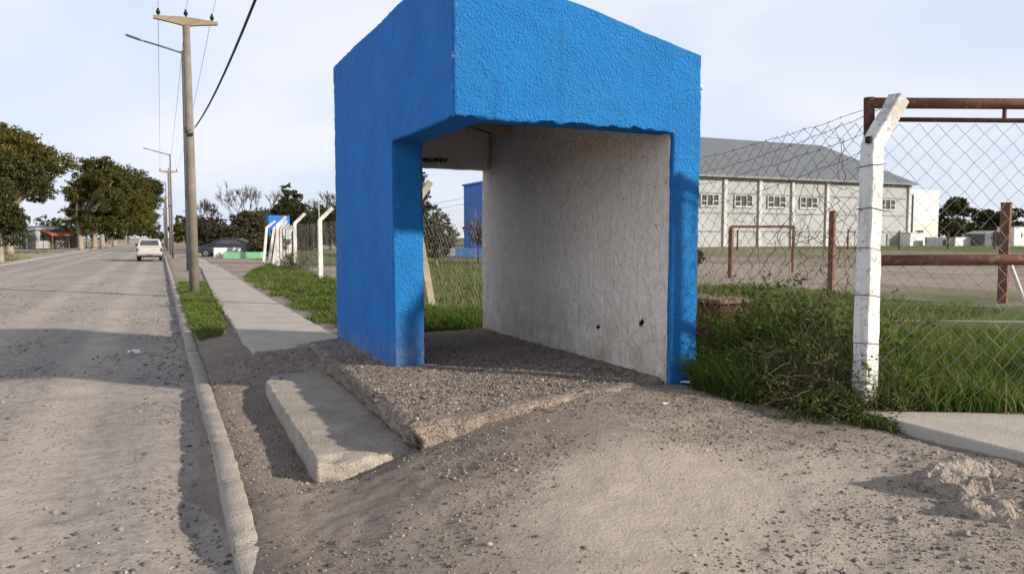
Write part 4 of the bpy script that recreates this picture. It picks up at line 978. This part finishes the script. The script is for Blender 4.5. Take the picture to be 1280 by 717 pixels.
# ------------------------------------------------------------------ vehicles
PAINTW = simple('cream_car_paint', (.47, .455, .42), (.38, .36, .33), 3, .45, spec=.5); PAINTD = simple('dark_blue_car_paint', (.018, .022, .035), (.022, .027, .04), 1, .25, spec=.5)
TYRE = simple('tyre_rubber', (.02, .02, .02), None, 5, .9); RIM = simple('alloy_rim', (.35, .35, .36), None, 4, .4, metal=.6); REDL = simple('red_lamp_glass', (.16, .02, .015), None, 4, .3); CHROME = simple('dull_bumper', (.30, .30, .30), None, 4, .4, metal=.6)
PLATE = simple('number_plate', (.1, .1, .11), None, 4, .5)
def wheel(parent, x, y, r, w=.22):
    mb = MB(); mb.tube([(x - w / 2, y, r), (x - w * .35, y, r), (x + w * .35, y, r), (x + w / 2, y, r)], [r * .9, r, r, r * .9], 22); o = mb.build('wheel', TYRE, parent, bevel=0)
    s = -1 if x < 0 else 1; mb = MB(); mb.tube([(x + s * w * .40, y, r), (x + s * w * .515, y, r)], [r * .62, r * .58], 16)
    ri = mb.build('rim', RIM, o); 
    mb = MB()
    for k in range(5):
        a = k * 2 * PI / 5; c, sn = math.cos(a), math.sin(a)
        mb.tube([(x + s * w * .53, y + c * r * .12, r + sn * r * .12), (x + s * w * .53, y + c * r * .55, r + sn * r * .55)], r * .06, 4)
    mb.build('spokes', TYRE, ri); return o
def body_loft(secs, name, mat, parent, bevel=.04):
    return MB().sweep(secs).build(name, mat, parent, smooth=False, bevel=bevel, seg=3)
pk = thing('pickup_truck', 'cream pickup truck driving away down the gravel road', 'pickup truck', (-.62, 56.0, .035)); pk.scale = (.9, .9, .9)
def rect(y, w, z0, z1, wt=None):
    wt = wt or w
    return [(-w, y, z0), (w, y, z0), (w * 1.0, y, (z0 + z1) / 2), (wt, y, z1), (-wt, y, z1), (-w * 1.0, y, (z0 + z1) / 2)]
body_loft([rect(0, .82, .52, 1.02), rect(.12, .86, .46, 1.05), rect(2.0, .87, .42, 1.05), rect(3.7, .87, .40, 1.04), rect(4.7, .85, .42, .98), rect(4.95, .78, .5, .9)], 'body', PAINTW, pk)
body_loft([rect(1.55, .80, 1.03, 1.08, .78), rect(1.72, .79, 1.03, 1.62, .66), rect(3.0, .79, 1.03, 1.64, .66), rect(3.75, .80, 1.02, 1.06, .78)], 'cab', PAINTW, pk, .03)
mb = MB(); mb.add([(-.66, 1.575, 1.15), (.66, 1.575, 1.15), (.57, 1.690, 1.53), (-.57, 1.690, 1.53)], [(0, 1, 2, 3)]); o = mb.build('rear_window', GLASS, pk); o.modifiers.new('t', 'SOLIDIFY').thickness = .02; o.modifiers['t'].offset = 1
for s in (-1, 1):
    mb = MB(); mb.add([(s * .80, 1.85, 1.14), (s * .80, 3.3, 1.14), (s * .695, 2.95, 1.54), (s * .70, 1.9, 1.54)], [(0, 1, 2, 3)]); o = mb.build('side_window', GLASS, pk); o.modifiers.new('t', 'SOLIDIFY').thickness = .03; o.modifiers['t'].offset = 0
    mb = MB(); mb.box(s * .80 - .055, s * .80 + .055, -.03, .03, .72, .96); mb.build('tail_light', REDL, pk, bevel=.01)
    mb = MB(); mb.box(s * .93 - .07, s * .93 + .07, 3.1, 3.2, 1.1, 1.26); mb.build('mirror', TYRE, pk, bevel=.02)
    for yy in (.95, 4.05): wheel(pk, s * .74, yy, .35)
mb = MB(); mb.box(-.70, .70, -.025, .02, .58, .98); mb.build('tailgate', PAINTW, pk, bevel=.015)
mb = MB(); mb.box(-.82, .82, -.16, -.02, .40, .52); mb.build('bumper', CHROME, pk, bevel=.02)
mb = MB(); mb.box(-.2, .2, -.172, -.163, .41, .51); mb.build('number_plate', PLATE, pk)
mb = MB(); mb.box(-.80, .80, .1, 4.7, .3, .42); mb.build('underbody', TYRE, pk)
car = thing('parked_car', 'dark blue hatchback parked beside the pale box and green planter', 'car', (4.6, 61.2, .12), R(72))
def side(xw):  # profile along local y (front at +y)
    return [(-2.0, .45), (-2.05, .75), (-1.95, .98), (-1.55, 1.22), (-.9, 1.42), (-.1, 1.46), (.5, 1.38), (1.05, 1.0), (1.8, .82), (2.05, .62), (2.05, .36), (-1.95, .32)]
mb = MB(); pr = side(0); secs = []
for xw, sc in ((-.84, .93), (-.74, 1.), (.74, 1.), (.84, .93)):
    secs.append([(xw * (.86 if z > 1.05 and abs(xw) > .8 else 1), y, .36 + (z - .36) * sc) for y, z in pr])
mb.sweep(secs).build('body', PAINTD, car, bevel=.03)
for s in (-1, 1):
    mb = MB(); mb.add([(s * .79, -1.35, 1.0), (s * .79, .75, 1.0), (s * .74, .3, 1.28), (s * .74, -.9, 1.30)], [(0, 1, 2, 3)]); o = mb.build('side_window', GLASS, car); o.modifiers.new('t', 'SOLIDIFY').thickness = .08; o.modifiers['t'].offset = 0
    for yy in (-1.25, 1.3): wheel(car, s * .76, yy, .33, .2)
    mb = MB(); mb.box(s * .6 - .15, s * .6 + .15, 1.95, 2.08, .6, .72); mb.build('headlight', LGREY, car, bevel=.03)

# ------------------------------------------------------------------ small walls and boxes by the road
mb = MB(); mb.box(-.95, .95, -.15, .15, 0, .78); o = mb.build('utility_cabinet', LGREY, bevel=.02); o.location = (4.45, 59.0, .1); o.rotation_euler = (0, 0, R(10)); tag(o, 'pale grey box standing in front of the dark car', 'box')
t = thing('planter', 'low mint green painted planter wall beside the pale box', 'planter', (5.1, 54.6, .1), R(-18))
for (a, b, c, d, z) in ((-1.25, 1.25, -.12, .12, .52), (-1.25, -1.0, .122, 1.2, .52), (1.0, 1.25, .122, 1.2, .52)):
    mb = MB(); mb.box(a, b, c, d, 0, z); mb.build('wall', GREENP, t, bevel=.015)
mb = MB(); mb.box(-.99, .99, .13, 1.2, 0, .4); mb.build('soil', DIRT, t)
kz = thing('kiosk', 'small far blue shelter rising above the white posts, one face sunlit', 'bus shelter', (9.75, 77.7, .1))
mb = MB(); mb.box(0, .2, .2, 2.2, 2.3, 3.68); mb.box(0, 2.0, 0, .198, 2.3, 3.68); mb.build('beam', BLUEF, kz)
for a, b in ((0, 0.001), (1.8, .201), (0, 2.0)):
    mb = MB(); mb.box(a, a + .198, b, b + .198, 0, 2.298); mb.build('pillar', BLUEF, kz)
mb = MB(); mb.box(1.803, 1.998, .41, 2.2, 0, 2.9); mb.build('wall', WHITEP, kz)
mb = MB(); mb.box(.202, 1.8, .2, 2.2, 3.2, 3.3); mb.build('roof', CREAM, kz)

# ------------------------------------------------------------------ buildings
gy_ = thing('gymnasium', 'large pale hall with grey metal roof and white pilasters beyond the pitch', 'hall', (0, 0, 0))
GX0, GX1, GY0, GY1, GE, GRZ = 62., 119.4, 92., 133.4, 11.1, 19.7
mb = MB(); mb.prism([(GY0, 0), (GY1, 0), (GY1, GE - .1), ((GY0 + GY1) / 2, GRZ - .15), (GY0, GE - .1)], 'x', GX0, GX1); mb.build('wall', simple('hall_render', (.38, .385, .385), (.32, .325, .325), .25, .9), gy_)
ROOFM = m_corr('grey_metal_roof', (.15, .162, .175), 'x', .8); ym = (GY0 + GY1) / 2
for a, b in ((GY0 - .7, 1), (GY1 + .7, -1)):
    mb = MB(); mb.sweep([[(xx, a, GE - .25), (xx, ym, GRZ), (xx, ym, GRZ + .2), (xx, a, GE - .02)] for xx in (GX0 - .6, GX1 + .6)]); mb.build('roof', ROOFM, gy_)
mb = MB(); mb.box(GX0 - .6, GX1 + .6, GY0 - .95, GY0 - .702, GE - .42, GE - .12); mb.build('gutter', STEELP, gy_)
for xx in (66.5, 72.2, 78.3, 85.2, 92.0, 99.5, 107.5, 119.0):
    mb = MB(); mb.box(xx - .3, xx + .3, GY0 - .3, GY0 - .003, 0, GE - .45); mb.build('pilaster', PILAS, gy_)
for zz in (8.35, 5.4, 2.6):
    mb = MB(); mb.box(GX0, GX1, GY0 - .12, GY0 - .004, zz - .09, zz + .09); mb.build('string_course', GREYR, gy_)
for xx, w in ((69.4, 1.75), (75.4, 1.75), (81.9, 1.8), (88.6, 1.9), (95.4, 1.9), (113.6, 1.9)):
    f = MB(); z0, z1 = 6.2, 8.15
    for (a, b, c, d) in ((-w, w, z1 - .12, z1), (-w, w, z0, z0 + .3), (-w, -w + .16, z0 + .3, z1 - .12), (w - .16, w, z0 + .3, z1 - .12), (-w * .33 - .08, -w * .33 + .08, z0 + .3, z1 - .12), (w * .33 - .08, w * .33 + .08, z0 + .3, z1 - .12), (-w + .16, -w * .33 - .08, z0 + .85, z0 + 1.), (w * .33 + .08, w - .16, z0 + .85, z0 + 1.)):
        f.box(xx + a, xx + b, GY0 - .2, GY0 - .06, c, d)
    fo = f.build('window', FRAMEM, gy_); mb = MB(); mb.box(xx - w + .02, xx + w - .02, GY0 - .055, GY0 - .005, z0 + .02, z1 - .02); mb.build('pane', GLASS, fo)
for xx, w, hh in ((108.2, 1.1, 3.4), (115.3, 1.5, 2.3)):
    mb = MB(); mb.box(xx - w, xx + w, GY0 - .16, GY0 - .02, .1, hh); mb.build('door', GREYR if hh < 3 else GLASS, gy_)
mb = MB(); mb.box(113.0, 114.2, 96.2, 97.2, 12.6, 14.0); mb.build('vent', simple('yellow_vent', (.5, .38, .12), None, 1, .8), gy_)
wb = thing('white_building', 'tall plain white block with cream base right of the big hall', 'building', (0, 0, 0))
bx0, bx1, by = 123.0, 131.0, 95.
mb = MB(); mb.box(bx0, bx1, by, by + 10, 4.3, 10.3); mb.build('upper_wall', WHITEP, wb)
mb = MB(); mb.box(bx0, bx1, by - .003, by + 10, 0, 4.298); mb.build('lower_wall', simple('pale_cream', (.64, .61, .54), (.58, .55, .48), .5, .85), wb)
mb = MB(); mb.tube([(bx0 + .9, by - .12, 0), (bx0 + .9, by - .12, 9.4)], .12, 8); mb.build('downpipe', STEELP, wb)
mb = MB(); mb.box(bx0 + 1.9, bx0 + 4.1, by - .1, by - .005, 2.1, 3.1); wn = mb.build('window', WHITEP, wb); mb = MB(); mb.box(bx0 + 2.1, bx0 + 3.9, by - .14, by - .102, 2.25, 2.95); mb.build('pane', GLASS, wn)
t = thing('annex', 'low white annex wall in front of the white block', 'building', (116.5, 89.5, .1))
mb = MB(); mb.box(0, 3.2, 0, 3, 0, 2.2); mb.build('wall', WHITEP, t); mb = MB(); mb.box(-.1, 3.3, -.1, 3.1, 2.203, 2.35); mb.build('roof', CREAM, t)
t = thing('low_wall', 'dark bluish grey wall in front of the white block', 'wall', (118.6, 88.0, .1)); mb = MB(); mb.box(0, 5.0, 0, .3, 0, 1.5); mb.build('panel', simple('slate_paint', (.11, .125, .15), None, 1, .8), t)
mb = MB(); mb.box(-.05, 5.05, -.05, .35, 1.503, 1.6); mb.build('coping', GREYR, t)
t = thing('low_wall', 'pale grey wall right of the dark wall below the trees', 'wall', (124.0, 86.6, .1)); mb = MB(); mb.box(0, 4.0, 0, .3, 0, 1.55); mb.build('panel', LGREY, t); mb = MB(); mb.box(-.05, 4.05, -.05, .35, 1.553, 1.63); mb.build('coping', GREYR, t)
t = thing('hut', 'low dark grey hut between the pale wall and the white shed', 'hut', (128.3, 84.3, .1)); mb = MB(); mb.prism([(0, 0), (4.6, 0), (4.6, 2.1), (2.3, 2.55), (0, 2.1)], 'y', 0, 3.5); mb.build('wall', simple('hut_grey', (.13, .13, .135), None, .6, .9), t)
mb = MB(); mb.sweep([[(-.15, yy, 2.1), (2.3, yy, 2.58), (4.75, yy, 2.1), (4.75, yy, 2.2), (2.3, yy, 2.7), (-.15, yy, 2.2)] for yy in (-.15, 3.6)]); mb.build('roof', GREYR, t)
mb = MB(); mb.box(1.6, 2.6, -.06, -.004, 1.3, 1.75); mb.build('window', GLASS, t)
t = thing('shed', 'small white shed beside the tall rusty post', 'shed', (132.5, 82.0, .1)); mb = MB(); mb.box(0, 3.0, 0, 3, 0, 3.3); mb.build('wall', WHITEP, t); mb = MB(); mb.box(-.1, 3.1, -.1, 3.1, 3.303, 3.42); mb.build('roof', GREYR, t); mb = MB(); mb.box(1.9, 2.15, -.06, -.004, 1.5, 2.3); mb.build('window', GLASS, t)
bb = thing('blue_building', 'bright blue metal sided building seen through the shelter opening', 'building', (0, 0, 0))
mb = MB(); mb.box(22, 28, 42, 56.6, 0, 5.65); mb.build('wall', m_corr('blue_cladding', (.03, .15, .48), 'y', .45), bb)
mb = MB(); mb.box(21.9, 28.1, 41.9, 56.7, 5.652, 5.8); mb.build('roof', BLUEF, bb)
for yy in (52.0, 50.3):
    mb = MB(); mb.box(21.93, 21.997, yy - .36, yy + .36, 3.75, 4.55); f = mb.build('window', WHITEP, bb); mb = MB(); mb.box(21.9, 21.928, yy - .26, yy + .26, 3.85, 4.5); mb.build('pane', GLASS, f)
mb = MB(); mb.box(20.3, 20.5, 44, 54.0, .15, .85); o = mb.build('low_wall', SKYBL, bevel=.02); tag(o, 'low light blue wall at the foot of the blue building', 'wall')
mb = MB(); mb.box(20.3, 20.5, 54.1, 62.0, .15, .9); o = mb.build('low_wall', WHITEP, bevel=.02); tag(o, 'low white wall seen through the shelter opening beside the blue wall', 'wall')
# houses across the road
def house(name, label, x, y, w, d, h, wm, rm, rz, ndoor, awn=None):
    t = thing(name, label, 'house', (x, y, .1), R(rz), 'low houses across the road')
    mb = MB(); mb.box(0, w, 0, d, 0, h); mb.build('wall', wm, t)
    mb = MB(); mb.sweep([[(-.3, -.4, h + .003), (w + .3, -.4, h + .003), (w + .3, -.4, h + .22), (-.3, -.4, h + .22)], [(-.3, d + .3, h + .4), (w + .3, d + .3, h + .4), (w + .3, d + .3, h + .65), (-.3, d + .3, h + .65)]]); mb.build('roof', rm, t)
    for k in range(ndoor):
        xx = w * (k + .5) / ndoor; dr = k % 2
        mb = MB(); mb.box(xx - .5, xx + .5, -.09, -.004, 0 if dr else .9, 2.05); f = mb.build('door' if dr else 'window', BROWNW if dr else WHITEP, t)
        if not dr: mb = MB(); mb.box(xx - .42, xx + .42, -.12, -.092, 1.0, 1.95); mb.build('pane', GLASS, f)
    if awn:
        mb = MB(); mb.sweep([[(w * .1, -.01, h - .05), (w * .95, -.01, h - .05), (w * .95, -.01, h - .12), (w * .1, -.01, h - .12)], [(w * .1, -1.9, h - .75), (w * .95, -1.9, h - .75), (w * .95, -1.9, h - .82), (w * .1, -1.9, h - .82)]]); mb.build('awning', awn, t)
        for q in (.12, .5, .93):
            mb = MB(); mb.tube([(w * q, -1.8, 0), (w * q, -1.8, h - .83)], .06, 6); mb.build('post', BROWNW, t)
    return t
house('house', 'long white low house with dark windows behind the left trees', -22.5, 112, 11, 6, 2.7, WHITEP, GREYR, 55, 6)
house('house', 'grey low house with an orange red awning beyond the white one', -15.5, 123, 8, 6, 2.6, GREYR, GREYR, 55, 4, ORANGE)
house('house', 'cream low house half hidden by the left trunks', -23.5, 92, 8, 6, 2.5, CREAM, CREAM, 55, 4)
mb = MB(); mb.prism([(-.25, 0), (.25, 0), (.25, 1.4), (.1, 1.9), (-.1, 1.9), (-.25, 1.4)], 'x', -1.4, 1.4); o = mb.build('brick_wall', simple('red_brick', (.28, .11, .06), (.2, .08, .05), 3, .9), bevel=.02); o.location = (-12.6, 62, 0); tag(o, 'low red brick wall at the left edge behind the trunk', 'wall')

# ------------------------------------------------------------------ inside the field
FP = 'rusty steel posts standing in the field'
for k, (x, y, h, lb) in enumerate([(18.1, 20.9, 1.75, 'rusty steel post next to the little goal frame'), (15.9, 14.5, 2.12, 'rusty steel post just left of the near white post'), (16.1, 10.15, 2.16, 'rusty steel post with white brace inside the gate')]):
    t = thing('steel_post', lb, 'post', (x, y, .15), R(20), FP)
    w = .088 if k == 2 else .068
    mb = MB(); mb.box(-w, w, -w, w, 0, h); mb.build('shaft', RUST, t, bevel=.012)
    mb = MB(); mb.box(-w - .006, w + .006, -w - .006, w + .006, h + .002, h + .022); mb.build('cap', RUSTD, t)
    if k == 2:
        mb = MB(); mb.tube([(.12, -.05, 1.0), (.62, -.3, 0)], .045, 8); mb.build('brace', WHITEP, t)
G = thing('goal_frame', 'small rusty goal frame standing on the dry pitch', 'goal', (21.2, 24.5, .15))
d = Vector((2.25, -1.15, 0))
mb = MB(); mb.tube([(0, 0, 0), (0, 0, 1.9)], .05, 8); mb.build('upright', RUST, G)
mb = MB(); mb.tube([d, d + Vector((0, 0, 1.9))], .05, 8); mb.build('upright', RUST, G)
mb = MB(); mb.tube([Vector((0, 0, 1.9)), d + Vector((0, 0, 1.9))], .05, 8); mb.build('crossbar', RUST, G)
def loc_between(i): return 62 + i * 6.2
t0 = None
for k in range(10):
    x = 50 + k * 7.2; y = 66 - k * 1.0
    if t0 is None:
        t0 = MB().tube([(0, 0, 0), (0, 0, 1.2), (0, 0, 2.3)], [.11, .1, .1], 6).build('steel_post', RUSTD); c = t0
    else: c = t0.copy(); COL.objects.link(c)
    c.location = (x, y, .15); tag(c, 'thin dark fence post in the far row before the hall', 'post', 'thin dark posts before the hall')
# line of pale edging in the grass inside the gate
mb = MB(); mb.sweep([[(x, y - .05, .1), (x, y + .05, .1), (x, y + .05, .215), (x, y - .05, .215)] for x, y in ((9.6, 9.8), (12.0, 8.4), (14.5, 7.0))])
tag(mb.build('edging', KERB, bevel=.01), 'thin pale concrete edging lying in the grass inside the gate', 'kerb', kind='structure')
